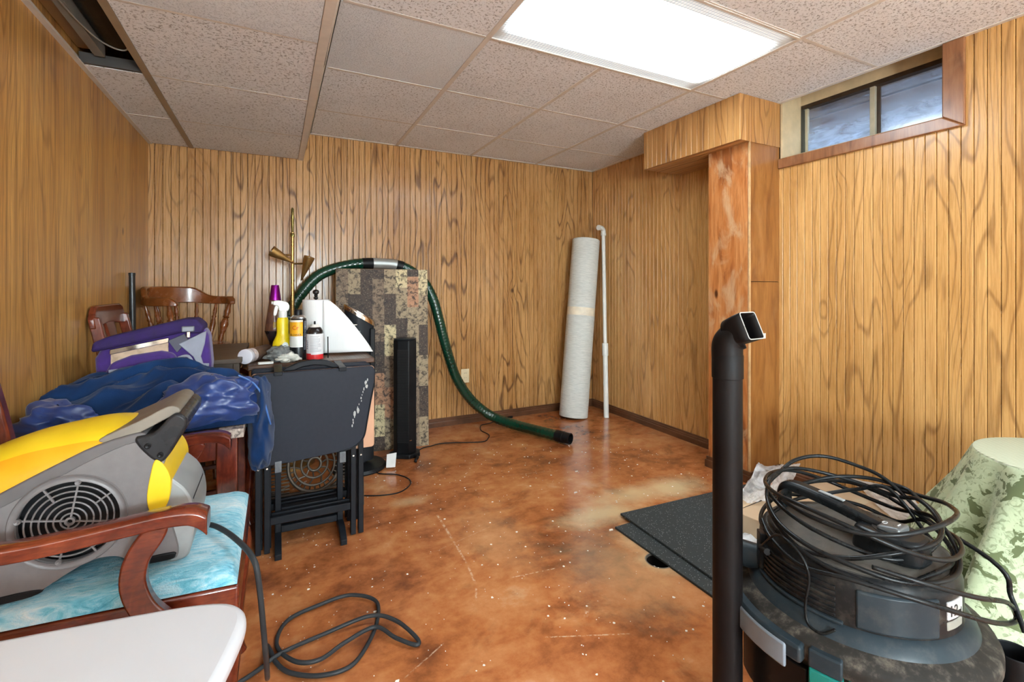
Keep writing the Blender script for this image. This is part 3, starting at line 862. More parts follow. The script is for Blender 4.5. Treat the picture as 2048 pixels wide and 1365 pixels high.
ht = thing('tower_heater', 'black oval tower heater with slanted chrome top on a round base', 'heater', (.455,3.02,0))
hx0, hy0 = .460, 3.02
def heater_body(u, v):
    t = 2*PI*u
    x = hx0+.087*math.cos(t); yy = hy0+.062*math.sin(t)
    top = 1.000 - (x-hx0+.087)*.62 - .02
    return (x, yy, .05 + v*(top-.05))
MB().grid(heater_body, 40, 6, True).build('body', dark_pl, ht, smooth=60)
def heater_top(u, v):
    t = 2*PI*u; s = 1.035 if v < .99 else .98
    x = hx0+.089*s*math.cos(t); yy = hy0+.064*s*math.sin(t)
    return (x, yy, 1.000 - (x-hx0+.087)*.62 - .022 + v*.034)
mm = MB().grid(heater_top, 40, 4, True)
mm.add([heater_top(i/40, 1) for i in range(40)], [tuple(range(40))])
mm.build('chrome_top', chrome, ht, smooth=40)
vv = MB()
for i in range(16):
    z = .58+i*.0175
    for k in range(6):
        t0 = math.radians(215+k*9); t1 = math.radians(215+(k+1)*9)
        p = [(hx0+.0885*math.cos(t), hy0+.0635*math.sin(t)) for t in (t0,t1)]
        vv.add([(p[0][0],p[0][1],z),(p[1][0],p[1][1],z),(p[1][0],p[1][1],z+.007),(p[0][0],p[0][1],z+.007)], [(0,1,2,3)])
vv.build('louvre', plain('louvre_grey', srgb(92,94,94), .4), ht, solid=.001)
MB().box((hx0+.055,hy0-.064,.30),(hx0+.084,hy0-.048,.86)).build('side_rail', black_pl, ht, bevel=.004)
MB().lathe([(.045,.025),(.045,.055)], 24, (hx0,hy0,0)).build('neck', black_pl, ht, smooth=40)
MB().lathe([(.160,0),(.162,.008),(.150,.022),(.06,.032),(.001,.033)], 48, (hx0,hy0,0), cap=False).build('base', black_pl, ht, smooth=40)
MB().box((hx0-.046,hy0-.0612,.885),(hx0-.022,hy0-.0585,.888)).build('badge', chrome, ht)
hc = MB().tube(smooth_path([(hx0+.1,hy0-.1,.01),(.545,2.86,.004),(.64,2.79,.004),(.685,2.70,.004),(.675,2.62,.004),(.60,2.545,.004),(.50,2.55,.004),(.40,2.60,.004),(.34,2.66,.004)], 10), .0032, 8).build('power_cord', black_pl, ht, smooth=180)
tgm = MB(); tgm.add([(.600,2.905,.012),(.652,2.890,.012),(.662,2.897,.098),(.606,2.914,.090)], [(0,1,2,3)])
tgm.build('warning_tag', plain('paper_tag', srgb(224,224,220), .6, var=.06), ht, solid=.0006)
tag(MB().tube(smooth_path([(.79,3.04,.02),(.82,3.0,.012),(.80,2.965,.010),(.79,2.93,.012)], 6), .009, 10).build('black_plug_lead', black_pl, None, smooth=180), 'short thick black lead lying on floor before the black tower', 'lead')

fc = thing('floor_cord', 'thin black cord running from the tower to the back wall baseboard', 'cord', (1.2,3.2,0))
MB().tube(smooth_path([(.84,3.10,.006),(.90,3.17,.0045),(.965,3.185,.0045),(1.04,3.205,.0045),(1.14,3.178,.0045),(1.32,3.108,.0045),(1.39,3.16,.0045),(1.43,3.24,.0045),(1.42,3.36,.0045),(1.47,3.48,.0045),(1.54,3.50,.0045),(1.66,3.545,.0045),(1.76,3.565,.0045)], 10), .0035, 8).build('cable', black_pl, fc, smooth=180)
MB().tube([(1.755,3.563,.008),(1.795,3.572,.010)], .0095, 10).build('plug', black_pl, fc, smooth=60)
o = MB(); o.add([(1.60,3.455,.003),(1.67,3.43,.003),(1.66,3.48,.018),(1.61,3.50,.014)], [(0,1,2,3)])
tag(o.build('paper_scrap', plain('scrap_white', srgb(228,226,220), .7), None, solid=.002), 'small white paper scrap on the floor behind the green hose', 'scrap')

# ---- treadle sewing table behind the folding trays
iron = plain('cast_iron', srgb(92,82,72), .5, .55, var=.3, vscale=20)
dwood = wood_panel('dark_walnut', 0, srgb(96,64,42), srgb(78,50,32), srgb(44,28,18), .5, 30, 40.0, 0, .35)
sw = thing('sewing_machine_table', 'old treadle sewing table with scrolled cast iron legs behind the black trays', 'table', (.16,2.64,0))
TX0, TX1, TY0, TY1, TZ = -.115, .445, 2.435, 2.845, .757
MB().box((TX0,TY0,TZ-.024),(TX1,TY1,TZ)).build('tabletop', dwood, sw, bevel=.004)
MB().box((TX0+.03,TY0+.03,TZ-.10),(TX1-.03,TY1-.03,TZ-.025)).build('drawer_case', dwood, sw, bevel=.003)
for sx in (TX0+.05, TX1-.06):
    m = MB()
    for s_ in (-1, 1):
        cy = (TY0+TY1)/2
        m.tube(smooth_path([(sx,cy+s_*.17,.65),(sx,cy+s_*.13,.50),(sx,cy+s_*.03,.38),(sx,cy+s_*.10,.26),(sx,cy+s_*.175,.14),(sx,cy+s_*.19,.02)], 8), .012, 8)
        m.tube(smooth_path([(sx,cy+s_*.13,.50),(sx,cy+s_*.06,.55),(sx,cy+s_*.02,.50),(sx,cy+s_*.06,.46)], 6), .007, 8)
    m.box((sx-.012,(TY0+TY1)/2-.19,.64),(sx+.012,(TY0+TY1)/2+.19,.66)).tube([(sx,TY0+.03,.06),(sx,TY1-.03,.06)], .010, 8)
    m.build('iron_leg', iron, sw, smooth=60)
m = MB()   # scrolls between the legs
m.tube(smooth_path([(TX0+.05,2.60,.115),(.03,2.585,.085),(.10,2.58,.05),(.16,2.58,.075),(.21,2.58,.055),(.28,2.585,.10),(TX1-.06,2.60,.16)], 8), .011, 8)
m.tube(smooth_path([(TX1-.06,2.60,.20),(.33,2.585,.25),(.29,2.58,.33),(.25,2.58,.38),(.29,2.58,.44),(TX1-.07,2.60,.47)], 8), .011, 8)
m.tube(smooth_path([(TX0+.05,2.60,.20),(-.01,2.585,.25),(.02,2.58,.33),(.06,2.58,.38),(.02,2.58,.44),(TX0+.06,2.60,.47)], 8), .011, 8)
m.build('scroll_brace', iron, sw, smooth=60)
m = MB()   # treadle plate with round medallion, tipped towards the front
def tr(x, zz): return (x, 2.56+.18*(zz-.08), zz)
cxm, czm = .175, .215
for rr, th_ in ((.122,.009),(.095,.006),(.062,.006),(.030,.007)):
    m.tube([tr(cxm+rr*math.cos(2*PI*i/40), czm+rr*1.05*math.sin(2*PI*i/40)) for i in range(41)], th_, 7)
for i in range(28):
    a_ = 2*PI*i/28
    m.tube([tr(cxm+.095*math.cos(a_), czm+.1*math.sin(a_)), tr(cxm+.12*math.cos(a_), czm+.126*math.sin(a_))], .0035, 5)
for i in range(10):
    a_ = 2*PI*i/10
    m.tube([tr(cxm+.03*math.cos(a_), czm+.03*math.sin(a_)), tr(cxm+.062*math.cos(a_+.25), czm+.065*math.sin(a_+.25)), tr(cxm+.095*math.cos(a_), czm+.1*math.sin(a_))], .0042, 6)
m.build('medallion', iron, sw, smooth=60)
m = MB()
for zz in [ .10+.016*i for i in range(16)]:
    m.tube([tr(TX0+.07, zz), tr(cxm-.115, zz)], .0035, 5)
    m.tube([tr(cxm+.115, zz), tr(TX1-.08, zz)], .0035, 5)
for i in range(6):
    m.tube([tr(TX0+.07, .10+.045*i), tr(cxm-.115, .13+.045*i)], .003, 5)
    m.tube([tr(cxm+.115, .13+.045*i), tr(TX1-.08, .10+.045*i)], .003, 5)
m.tube([tr(TX0+.07,.09),tr(TX1-.08,.09),tr(TX1-.08,.36),tr(TX0+.07,.36),tr(TX0+.07,.09)], .007, 6)
m.build('treadle_grid', iron, sw, smooth=60)

# ---- things on the sewing table
def wrap(vs, cx, cy, r, zc, a0):
    """flat lettering (x right, y up) wrapped on a vertical cylinder, centre angle a0"""
    out = []
    for v in vs:
        a = a0 + v.x/r
        out.append((cx+(r+v.z)*math.cos(a), cy+(r+v.z)*math.sin(a), zc+v.y))
    return out
def band(cx, cy, r, z0, z1, a0=0, a1=2*PI, n=40):
    full = abs(a1-a0) > 6.2
    return MB().grid(lambda u, v: (cx+r*math.cos(a0+(a1-a0)*u), cy+r*math.sin(a0+(a1-a0)*u), z0+(z1-z0)*v), n, 1, full)
TOCAM = lambda x, y: math.atan2(-y, -x)
# lava lamp
lv = thing('lava_lamp', 'lava lamp with purple cap and blue-brown liquid behind yellow spray bottle', 'lamp', (-.004,2.80,TZ))
ox, oy = -.004, 2.79
MB().lathe([(.045,0),(.046,.006),(.026,.055),(.026,.06),(.050,.125),(.050,.128)], 32, (ox,oy,TZ)).build('base', plain('black_lacquer', srgb(28,20,24), .25), lv, smooth=40)
MB().lathe([(.049,.128),(.0495,.140),(.047,.16),(.028,.29)], 32, (ox,oy,TZ)).build('glass_bottle', None, lv, smooth=40).data.materials.append(NT('lava_liquid').set(color=srgb(150,104,84), rough=.06, trans=.55, coat=.5).m)
MB().lathe([(.0285,.288),(.0285,.292),(.019,.364),(.018,.368),(.001,.368)], 32, (ox,oy,TZ)).build('cap', plain('purple_metal', srgb(120,14,128), .22, .75, var=.1), lv, smooth=40)
tc = TOCAM(ox, oy)
band(ox,oy,.0488,TZ+.13,TZ+.175,tc-.2,tc+.9,16).build('amber_wax', plain('amber_wax', srgb(150,120,20), .15), lv, smooth=60)
MB().grid(lambda u,v: (ox+(.0487-.0205*((v*.07+.03)/.13))*math.cos(tc-1.2+1.0*u*(1-v*.5)), oy+(.0487-.0205*((v*.07+.03)/.13))*math.sin(tc-1.2+1.0*u*(1-v*.5)), TZ+.165+.06*v), 10, 8).build('blue_wax', plain('blue_wax', srgb(72,92,170), .2), lv, smooth=60)
# yellow spray bottle
sb = thing('spray_bottle', 'yellow plastic spray bottle with white trigger head on the sewing table', 'bottle', (.028,2.60,TZ))
ox, oy = .030, 2.605
yel = plain('yellow_plastic', srgb(236,208,22), .3, var=.06)
MB().lathe([(.045,0),(.048,.008),(.048,.055),(.044,.085),(.030,.115),(.027,.13),(.027,.19),(.022,.205),(.015,.208)], 36, (ox,oy,TZ), sy=.72).build('bottle_body', yel, sb, smooth=40)
MB().lathe([(.0195,.206),(.0195,.236),(.016,.240)], 28, (ox,oy,TZ)).build('collar', white_pl, sb, smooth=40)
head = curve_poly([(ox+.022,TZ+.238),(ox+.030,TZ+.262),(ox+.018,TZ+.282),(ox-.014,TZ+.290),(ox-.038,TZ+.288),(ox-.044,TZ+.278),(ox-.040,TZ+.268),(ox-.022,TZ+.262),(ox-.014,TZ+.238)], 5)
MB().prism(head, oy-.013, oy+.013, 'y').build('trigger_head', white_pl, sb, bevel=.004)
MB().prism(curve_poly([(ox-.018,TZ+.264),(ox-.034,TZ+.262),(ox-.042,TZ+.225),(ox-.036,TZ+.214),(ox-.028,TZ+.222),(ox-.022,TZ+.245)], 5), oy-.008, oy+.008, 'y').build('trigger', white_pl, sb, bevel=.003)
MB().lathe([(.001,0),(.007,0),(.007,.008),(.001,.008)], 14, (ox-.050,oy,TZ+.279), (1,0,0)).build('nozzle', white_pl, sb, smooth=40)
tc = TOCAM(ox, oy)
lb = MB()
lb.add([(ox+.0485*math.cos(tc+.25+.36*math.cos(q)*1.0)*1.0, oy+.0485*.74*math.sin(tc+.25+.36*math.cos(q)), TZ+.058+.028*math.sin(q)) for q in [2*PI*i/24 for i in range(24)]], [tuple(range(24))])
lbo = lb.build('label', plain('white_label', srgb(232,236,230), .4), sb)
vs, fs = text_mb('C-', .030)
MB().add([(ox+.0492*math.cos(tc+.25+v.x/.048), oy+.0492*.745*math.sin(tc+.25+v.x/.048), TZ+.058+v.y) for v in vs], fs).build('lettering', plain('navy_ink', srgb(30,40,80), .5), lbo)
# aerosol can, yellow and black
ca = thing('aerosol_can', 'tall aerosol can with yellow and white label, black cap', 'can', (.094,2.56,TZ))
ox, oy, rr = .098, 2.545, .0385
MB().lathe([(.034,0),(rr,.004),(rr,.195),(.036,.203),(.024,.216),(.001,.217)], 40, (ox,oy,TZ)).build('can_body', plain('black_can_print', srgb(24,26,30), .25, .2), ca, smooth=40)
MB().lathe([(.0362,.200),(.0345,.208),(.0240,.219),(.020,.220)], 40, (ox,oy,TZ), cap=False).build('shoulder', plain('bare_tin', srgb(186,186,184), .28, .85), ca, smooth=40)
MB().lathe([(.0185,.216),(.0185,.240),(.016,.246),(.001,.246)], 28, (ox,oy,TZ)).build('cap', black_pl, ca, smooth=40)
tc = TOCAM(ox, oy)
lab = band(ox,oy,rr+.0003,TZ+.118,TZ+.186,tc-1.7,tc+.55,30).build('yellow_label', plain('yellow_print', srgb(244,176,34), .35, var=.1), ca, smooth=60)
band(ox,oy,rr+.0003,TZ+.064,TZ+.1175,tc-1.7,tc+.55,30).build('white_label', plain('white_print', srgb(224,226,222), .35, var=.05), ca, smooth=60)
band(ox,oy,rr+.0003,TZ+.1865,TZ+.196,tc-1.7,tc+.55,30).build('cream_band', plain('cream_print', srgb(236,228,206), .35), ca, smooth=60)
vs, fs = text_mb('CLEANER', .0135); MB().add(wrap(vs,ox,oy,rr+.0005,TZ+.124,tc-.35), fs).build('lettering', plain('black_ink', srgb(24,20,18), .5), lab)
vs, fs = text_mb('Cr', .028); MB().add(wrap(vs,ox,oy,rr+.0005,TZ+.158,tc-.35), fs).build('lettering', plain('red_ink', srgb(206,50,30), .5), lab)
mm = MB()
for i in range(22):
    q = band(ox,oy,rr+.0004,TZ+.05+i*.0065,TZ+.053+i*.0065,tc+.75,tc+1.15,5); mm.add(q.v, q.f)
mm.build('fine_print', plain('pale_ink', srgb(150,156,164), .5), ca)
mm = MB(); vs, fs = text_mb('NET WT 16 OZ', .006); mm.add(wrap(vs,ox,oy,rr+.0005,TZ+.010,tc-.1), fs)
mm.build('fine_print', plain('pale_ink2', srgb(200,204,206), .5), ca)
# small spray can, white label with red foot
cs = thing('spray_can', 'small spray can with white label, red foot and bare nozzle', 'can', (.171,2.53,TZ))
ox, oy, rr = .172, 2.525, .0395
MB().lathe([(.036,0),(rr,.003),(rr,.128),(.038,.140),(.030,.155),(.024,.160),(.001,.160)], 40, (ox,oy,TZ)).build('can_body', plain('dark_can', srgb(40,32,32), .22, .2), cs, smooth=40)
MB().lathe([(.026,.158),(.019,.168),(.017,.172),(.001,.172)], 28, (ox,oy,TZ)).build('dome', plain('white_dome', srgb(224,222,216), .35), cs, smooth=40)
MB().lathe([(.0045,.170),(.0045,.184),(.003,.188),(.001,.188)], 14, (ox,oy,TZ)).build('nozzle', black_pl, cs, smooth=40)
tc = TOCAM(ox, oy)
lab = band(ox,oy,rr+.0003,TZ+.026,TZ+.127,tc-1.25,tc+1.5,36).build('white_label', plain('white_print2', srgb(222,222,224), .35, var=.04), cs, smooth=60)
band(ox,oy,rr+.0004,TZ+.002,TZ+.0258,tc-1.25,tc+1.5,36).build('red_foot_band', plain('red_print', srgb(206,40,44), .35), cs, smooth=60)
band(ox,oy,rr+.0003,TZ+.002,TZ+.127,tc-2.2,tc-1.26,12).build('pink_side', plain('pink_print', srgb(214,168,158), .4), cs, smooth=60)
band(ox,oy,rr+.0006,TZ+.020,TZ+.032,tc-1.25,tc-.45,12).build('red_tab', plain('red_print2', srgb(206,40,44), .35), cs, smooth=60)
mm = MB()
r3 = random.Random(2)
for i in range(13):
    q = band(ox,oy,rr+.0006,TZ+.040+i*.0062,TZ+.0418+i*.0062,tc-.55,tc+.35+r3.uniform(0,.5),8); mm.add(q.v, q.f)
mm.build('fine_print', plain('grey_ink', srgb(150,150,158), .5), lab)
vs, fs = text_mb('PAINT', .016)
vs = [Vector((-v.y, v.x, v.z)) for v in vs]
MB().add(wrap(vs,ox,oy,rr+.0006,TZ+.075,tc-.95), fs).build('lettering', plain('slate_ink', srgb(60,60,74), .5), lab)
# paper towel on a stand
pt = thing('paper_towel_roll', 'white paper towel roll on black stand, loose sheet hanging right', 'paper towel', (.200,2.70,TZ))
ox, oy = .190, 2.705
def towel_mat():
    t = NT('embossed_paper'); p = t.obj()
    w = t.new('ShaderNodeTexWave'); w.inputs['Scale'].default_value = 60; w.inputs['Distortion'].default_value = 2; t.L(p, w.inputs[0])
    t.set(color=srgb(236,238,238), rough=.9, spec=.2); t.bump(t.math('ADD', w.outputs['Fac'], t.noise(p, 200, 3, .6)), .35, .001); return t.m
tw_m = towel_mat()
MB().lathe([(.068,0),(.068,.010),(.060,.014),(.001,.014)], 36, (ox,oy,TZ)).build('stand_base', black_pl, pt, smooth=40)
MB().lathe([(.064,.016),(.066,.018),(.066,.288),(.064,.290),(.02,.290),(.02,.016)], 44, (ox,oy,TZ), cap=False).build('towel_roll', tw_m, pt, smooth=40)
MB().lathe([(.006,.014),(.006,.292),(.012,.296),(.012,.302),(.007,.306),(.011,.312),(.007,.316),(.014,.322),(.017,.331),(.014,.340),(.001,.345)], 20, (ox,oy,TZ)).build('finial_rod', plain('black_gloss', srgb(24,22,22), .15), pt, smooth=60)
def sheet(u, v):
    # leaves the roll tangentially at right, its free corner sweeps down to the table
    zt = TZ+.286 - .262*max(0,(u-.12)/.88)**1.25
    zb = TZ+.012
    x = ox+.030+.245*u - .02*v*0; yy = oy-.064+.0*u+.010*math.sin(u*7+v*3)*u - .05*u*v
    return (x, yy, zt+(zb-zt)*v)
MB().grid(sheet, 20, 14).build('loose_sheet', tw_m, pt, smooth=180, solid=.0012)
# black straw beside the can, crumpled work glove, can lying on its side
tag(MB().tube([(.232,2.505,TZ+.004),(.231,2.507,TZ+.11)], .0028, 8).build('spray_straw', black_pl, None, smooth=60), 'thin black spray straw standing upright against the paper towel', 'straw')
lc = thing('lying_can', 'brown can with white plastic lid lying on its side', 'can', (-.08,2.60,TZ))
a, c = Vector((-.128,2.50,TZ+.034)), Vector((-.035,2.70,TZ+.034)); dv = (c-a).normalized()
MB().lathe([(.031,.0),(.033,.004),(.033,.185),(.031,.19)], 32, a+dv*.02, dv).build('can_body', plain('brown_can', srgb(88,66,54), .4, var=.35, vscale=40), lc, smooth=40)
MB().lathe([(.030,-.002),(.0345,.0),(.0345,.022),(.033,.024)], 32, a, dv).build('lid', plain('white_lid', srgb(226,224,232), .4, var=.03), lc, smooth=40)
MB().lathe([(.0334,.026),(.0334,.058)], 32, a, dv, cap=False).build('label_band', plain('pale_band', srgb(200,186,184), .4, var=.3, vscale=70), lc, smooth=40)
def crumple(cx, cy, cz, sx, sy, sz, seed, n=26, m=16, amp=.35):
    def f(u, v):
        t = 2*PI*u; p = PI*(v*.98+.01)
        d = Vector((math.sin(p)*math.cos(t), math.sin(p)*math.sin(t), math.cos(p)))
        k = 1 + amp*mnoise.noise(d*2.3+Vector((seed,0,0))) + amp*.5*abs(mnoise.noise(d*5+Vector((0,seed,0))))
        return (cx+d.x*sx*k, cy+d.y*sy*k, max(cz, cz+sz*.9+d.z*sz*k))
    return MB().grid(f, n, m, True)
gl = thing('work_glove', 'crumpled grey and white work glove in front of the spray bottle', 'glove', (.02,2.52,TZ))
crumple(.015,2.525,TZ,.055,.04,.034,3.1,40,24,.6).build('grey_palm', plain('grey_knit', srgb(110,112,110), .9, var=.4, vscale=60, bump=.5), gl, smooth=180)
crumple(.055,2.480,TZ,.045,.028,.020,8.2,36,20,.6).build('white_cuff', plain('pale_knit', srgb(206,206,196), .9, var=.2, vscale=60, bump=.5), gl, smooth=180)
tag(MB().prism(rrect(-.075,-.010,2.445,2.475,.008), TZ, TZ+.010, 'z').build('white_bar', white_pl, None, bevel=.003), 'small flat white plastic piece at the front of the sewing table', 'plastic piece')
# ================================================================== LEFT-HAND CLUSTER
# ---- folding tray tables hanging on their stand
tray_face = plain('charcoal_tray_laminate', srgb(38,42,51), spec=.18, rough=.52, var=.06, vscale=60)
tray_black = plain('black_tray_wood', srgb(20,23,28), spec=.18, rough=.45, var=.2, vscale=14)
tray_worn = plain('worn_black_edge', srgb(96,100,104), .5, var=.3, vscale=40)
tan_wood = plain('bare_tan_board', srgb(206,158,126), .6, var=.12, vscale=6)
TR0, TR1, TB, TT = -.096, .402, .378, .757
def tv_tray(yc, label, face, cut, dxo, first):
    t = thing('tray_table', label, 'tray table', ((TR0+TR1)/2+dxo, yc, 0), 'folded trays on the stand')
    x0, x1 = TR0+dxo, TR1+dxo
    if cut:
        poly = [(x0+.012,TB-.006),(x0+.15,TB-.002),(x0+.345,TB+.012),(x0+.40,TB+.022),(x0+.435,TB+.045),(x0+.452,TB+.075),(x0+.462,TB+.13),(x0+.478,TB+.22),(x1-.004,TB+.30),(x1,TT-.02),(x1-.010,TT-.003),(x1-.02,TT),(x0+.025,TT),(x0+.010,TT-.006),(x0,TT-.02),(x0,TB+.010)]
    else:
        poly = rrect(x0, x1, TB, TT-.006, .014)
    MB().prism(poly, yc-.007, yc+.007, 'y').build('tray_top', face, t, bevel=.003)
    if cut:
        rim = [(p[0], yc-.0065, p[1]) for p in poly[2:9]]
        MB().tube(smooth_path(rim, 5), .0035, 8).build('peeling_edge', tray_black, t, smooth=180)
        sc = MB()
        r5 = random.Random(8)
        for i in range(16):
            k_ = i/15; px = x1-.03-.075*k_+r5.uniform(-.006,.006); pz = TT-.06-.20*k_
            sz = .003+.007*(1 if i in (1,2,10,11) else r5.random()*.4)
            q = [(px+sz*.6*math.cos(a)*(.6+.5*r5.random()), pz+sz*1.5*math.sin(a)*(.6+.5*r5.random())) for a in [2*PI*j/7 for j in range(7)]]
            sc.prism(q, yc-.0075, yc-.0068, 'y')
        so = sc.build('paint_scuffs', plain('pale_scuff', srgb(176,178,176), .6), t); so['kind'] = 'stuff'
    for s_, xx in ((-1, x0+.030), (1, x1-.092)):
        for k_ in (0, 1):
            xa = xx + k_*.033*(1)
            MB().box((xa-.011, yc+.010+k_*.001, .004), (xa+.011, yc+.026+k_*.001, TB+.18)).build('leg', tray_black, t, bevel=.002)
            MB().cyl((xa, yc+.0085, TB-.02), (xa, yc+.0105, TB-.02), .0035, n=10).build('rivet', chrome, t)
    MB().box((x0+.074, yc+.011, .118), (x1-.104, yc+.025, .150)).build('stretcher', tray_black, t, bevel=.003)
    return t
tv_tray(2.190, 'front black folding tray table with peeling lower right corner, on stand', tray_face, True, 0, True)
tv_tray(2.232, 'folded tray table with bare tan face showing behind the front black tray', tan_wood, False, .004, False)
tv_tray(2.330, 'third folded black tray table, on the far side of the tray stand', tray_face, False, .002, False)
tv_tray(2.372, 'rearmost folded black tray table, nearest the sewing table', tray_face, False, -.002, False)
st = thing('tray_stand', 'black wooden tray stand with arched carry handle and splayed feet', 'stand', (.15,2.30,0))
for xx in (.008, .262):
    MB().box((xx-.012, 2.270, .035), (xx+.012, 2.305, .745)).build('upright', tray_black, st, bevel=.002)
    MB().prism([(2.135,0),(2.165,0),(2.20,.022),(2.375,.022),(2.41,0),(2.44,0),(2.44,.022),(2.38,.052),(2.195,.052),(2.135,.022)], xx-.013, xx+.013, 'x').build('foot', tray_black, st, bevel=.002)
    MB().box((xx-.016, 2.1755, TT-.012), (xx+.016, 2.395, TT+.004)).build('tray_hook', tray_black, st, bevel=.002)
    MB().box((xx-.013, 2.1755, TB-.035), (xx+.013, 2.1815, TB+.012)).build('lower_hook', tray_worn, st, bevel=.002)
MB().box((.02, 2.272, .115), (.25, 2.303, .155)).build('lower_rail', tray_black, st, bevel=.003)
MB().box((.02, 2.274, .045), (.25, 2.301, .075)).build('foot_rail', tray_black, st, bevel=.003)
hd = [(.022,TT+.0),(.04,TT+.016),(.09,TT+.036),(.145,TT+.042),(.20,TT+.036),(.24,TT+.016),(.255,TT),(.225,TT),(.19,TT+.012),(.145,TT+.018),(.10,TT+.012),(.07,TT)]
MB().prism(hd, 2.208, 2.226, 'y').build('carry_handle', tray_black, st, bevel=.004)

# ---- red-brown dining armchairs
def redwood(name, axis=0):
    t = NT(name); p = t.obj()
    n1 = t.noise(t.scale(p, (9,9,9)), 1.0, 4, .6, .8); n2 = t.noise(t.scale(p, (30,160,160)) if axis == 0 else t.scale(p, (160,160,24)), 1.0, 3, .6)
    col = t.ramp(n1, [(.3, srgb(66,22,12)), (.5, srgb(100,38,22)), (.7, srgb(128,58,34))])
    col = t.mix(t.grey(n2, .45, 0, .3, .6), col, srgb(58,20,12))
    t.set(color=col, rough=.22, coat=.5, coat_rough=.1); return t.m
rw = redwood('cherry_stained_wood'); rwv = redwood('cherry_stained_wood_upright', 2)
def cushion_mat():
    t = NT('fuzzy_sky_blue_fabric'); p = t.obj()
    d = t.noise(p, 7, 3, .6)
    mp = t.new('ShaderNodeMapping'); mp.inputs['Rotation'].default_value = (0,0,.8); mp.inputs['Scale'].default_value = (14,60,30); t.L(p, mp.inputs[0])
    st_ = t.noise(mp.outputs[0], 1.0, 4, .65, 2.2)
    f = t.math('ADD', t.math('MULTIPLY', d, .45), t.math('MULTIPLY', st_, .55))
    col = t.ramp(f, [(.34, srgb(52,150,186)), (.46, srgb(120,200,222)), (.55, srgb(176,222,236)), (.68, srgb(228,240,244))])
    t.set(color=col, rough=.95, sheen=.4, spec=.15)
    t.bump(t.math('ADD', st_, t.noise(p, 260, 3, .7)), .7, .006); return t.m
cushm = cushion_mat()
def armchair():
    t = thing('dining_armchair', 'cherry wood armchair with fuzzy sky blue seat under the yellow blower', 'chair', (-.33,1.44,0), 'cherry wood armchairs')
    y0, y1 = 1.185, 1.690
    def seatpoly(g=0.0): return [(-.590+g, y0+.045+g*.6), (-.072-g, y0+g), (-.072-g, y1-g), (-.590+g, y1-.045-g*.6)]
    MB().prism(seatpoly(), .395, .462, 'z').build('seat_rail', rw, t, bevel=.006)
    # padded seat
    sp = seatpoly(.004)
    def pad(u, v):
        x = sp[0][0] + (sp[1][0]-sp[0][0])*u
        ya = sp[0][1] + (sp[1][1]-sp[0][1])*u; yb = sp[3][1] + (sp[2][1]-sp[3][1])*u
        e = (1-abs(2*u-1)**14)*(1-abs(2*v-1)**14)
        c_ = (1-abs(2*u-1)**3)*(1-abs(2*v-1)**3)
        k = .0035*mnoise.noise(Vector((x*40, v*22, 0)))
        return (x, ya+(yb-ya)*v, .464 + .030*e**.5 + .012*c_ + k*e)
    m = MB().grid(pad, 60, 60)
    m.build('seat_cushion', cushm, t, smooth=180)
    # front legs, tapered with a slight knee
    for yy in (y0+.032, y1-.032):
        prof = [(-.105,.40,.026),(-.094,.34,.027),(-.098,.22,.020),(-.106,.10,.016),(-.104,.03,.017),(-.098,.0,.019)]
        m = MB(); P = smooth_path([(a_[0], yy, a_[1]) for a_ in prof], 5)
        R = [p.x for p in smooth_path([(a_[2],0,0) for a_ in prof], 5)]
        m.tube(P, R, 12); m.build('front_leg', rwv, t, smooth=60)
    # rear legs running up into the back posts
    for yy in (y0+.048, y1-.048):
        outl = [(-.640,0),(-.612,0),(-.572,.22),(-.560,.44),(-.575,.60),(-.612,.80),(-.652,.985),(-.680,.99),(-.690,.975),(-.655,.80),(-.617,.60),(-.600,.44),(-.608,.22)]
        MB().prism(outl, yy-.016, yy+.016, 'y').build('back_post', rwv, t, bevel=.005)
    # crest rail, rounded shoulders
    m = MB(); 
    def cr(yv): 
        k = (yv-(y0+y1)/2)/((y1-y0)/2); return -.668-.012*(1-k*k)
    ys = [y0+.028+(y1-y0-.056)*i/14 for i in range(15)]
    vs = []; fs = []
    for i, yv in enumerate(ys):
        k = abs((yv-(y0+y1)/2)/((y1-y0-.056)/2)); zt = 1.035-.055*max(0,(k-.72)/.28)**2.2; zb = .945+.008*math.cos(k*3)
        xc = cr(yv)
        vs += [(xc+.012,yv,zb),(xc-.012,yv,zb),(xc-.020,yv,zt),(xc+.004,yv,zt)]
    for i in range(14):
        o_ = i*4
        fs += [(o_+a_, o_+(a_+1)%4, o_+4+(a_+1)%4, o_+4+a_) for a_ in range(4)]
    fs += [(0,1,2,3),(56,57,58,59)]
    m.add(vs, fs).build('crest_rail', rw, t, bevel=.006)
    # vase splat
    half = [(.050,.46),(.046,.52),(.030,.58),(.040,.66),(.062,.74),(.066,.80),(.052,.88),(.058,.955)]
    pts = smooth_path([(a_[0],a_[1],0) for a_ in half], 5); yc_ = (y0+y1)/2
    m = MB(); vs = []; fs = []
    for p in pts:
        xb = -.575 - .16*max(0,(p.y-.46)/.5)**1.25*.6
        vs += [(xb,yc_-p.x,p.y),(xb,yc_+p.x,p.y),(xb-.012,yc_+p.x,p.y),(xb-.012,yc_-p.x,p.y)]
    for i in range(len(pts)-1):
        o_ = i*4; fs += [(o_+a_, o_+(a_+1)%4, o_+4+(a_+1)%4, o_+4+a_) for a_ in range(4)]
    fs += [(0,1,2,3), tuple(len(pts)*4-4+k for k in range(4))]
    m.add(vs, fs).build('splat', rwv, t, smooth=40)
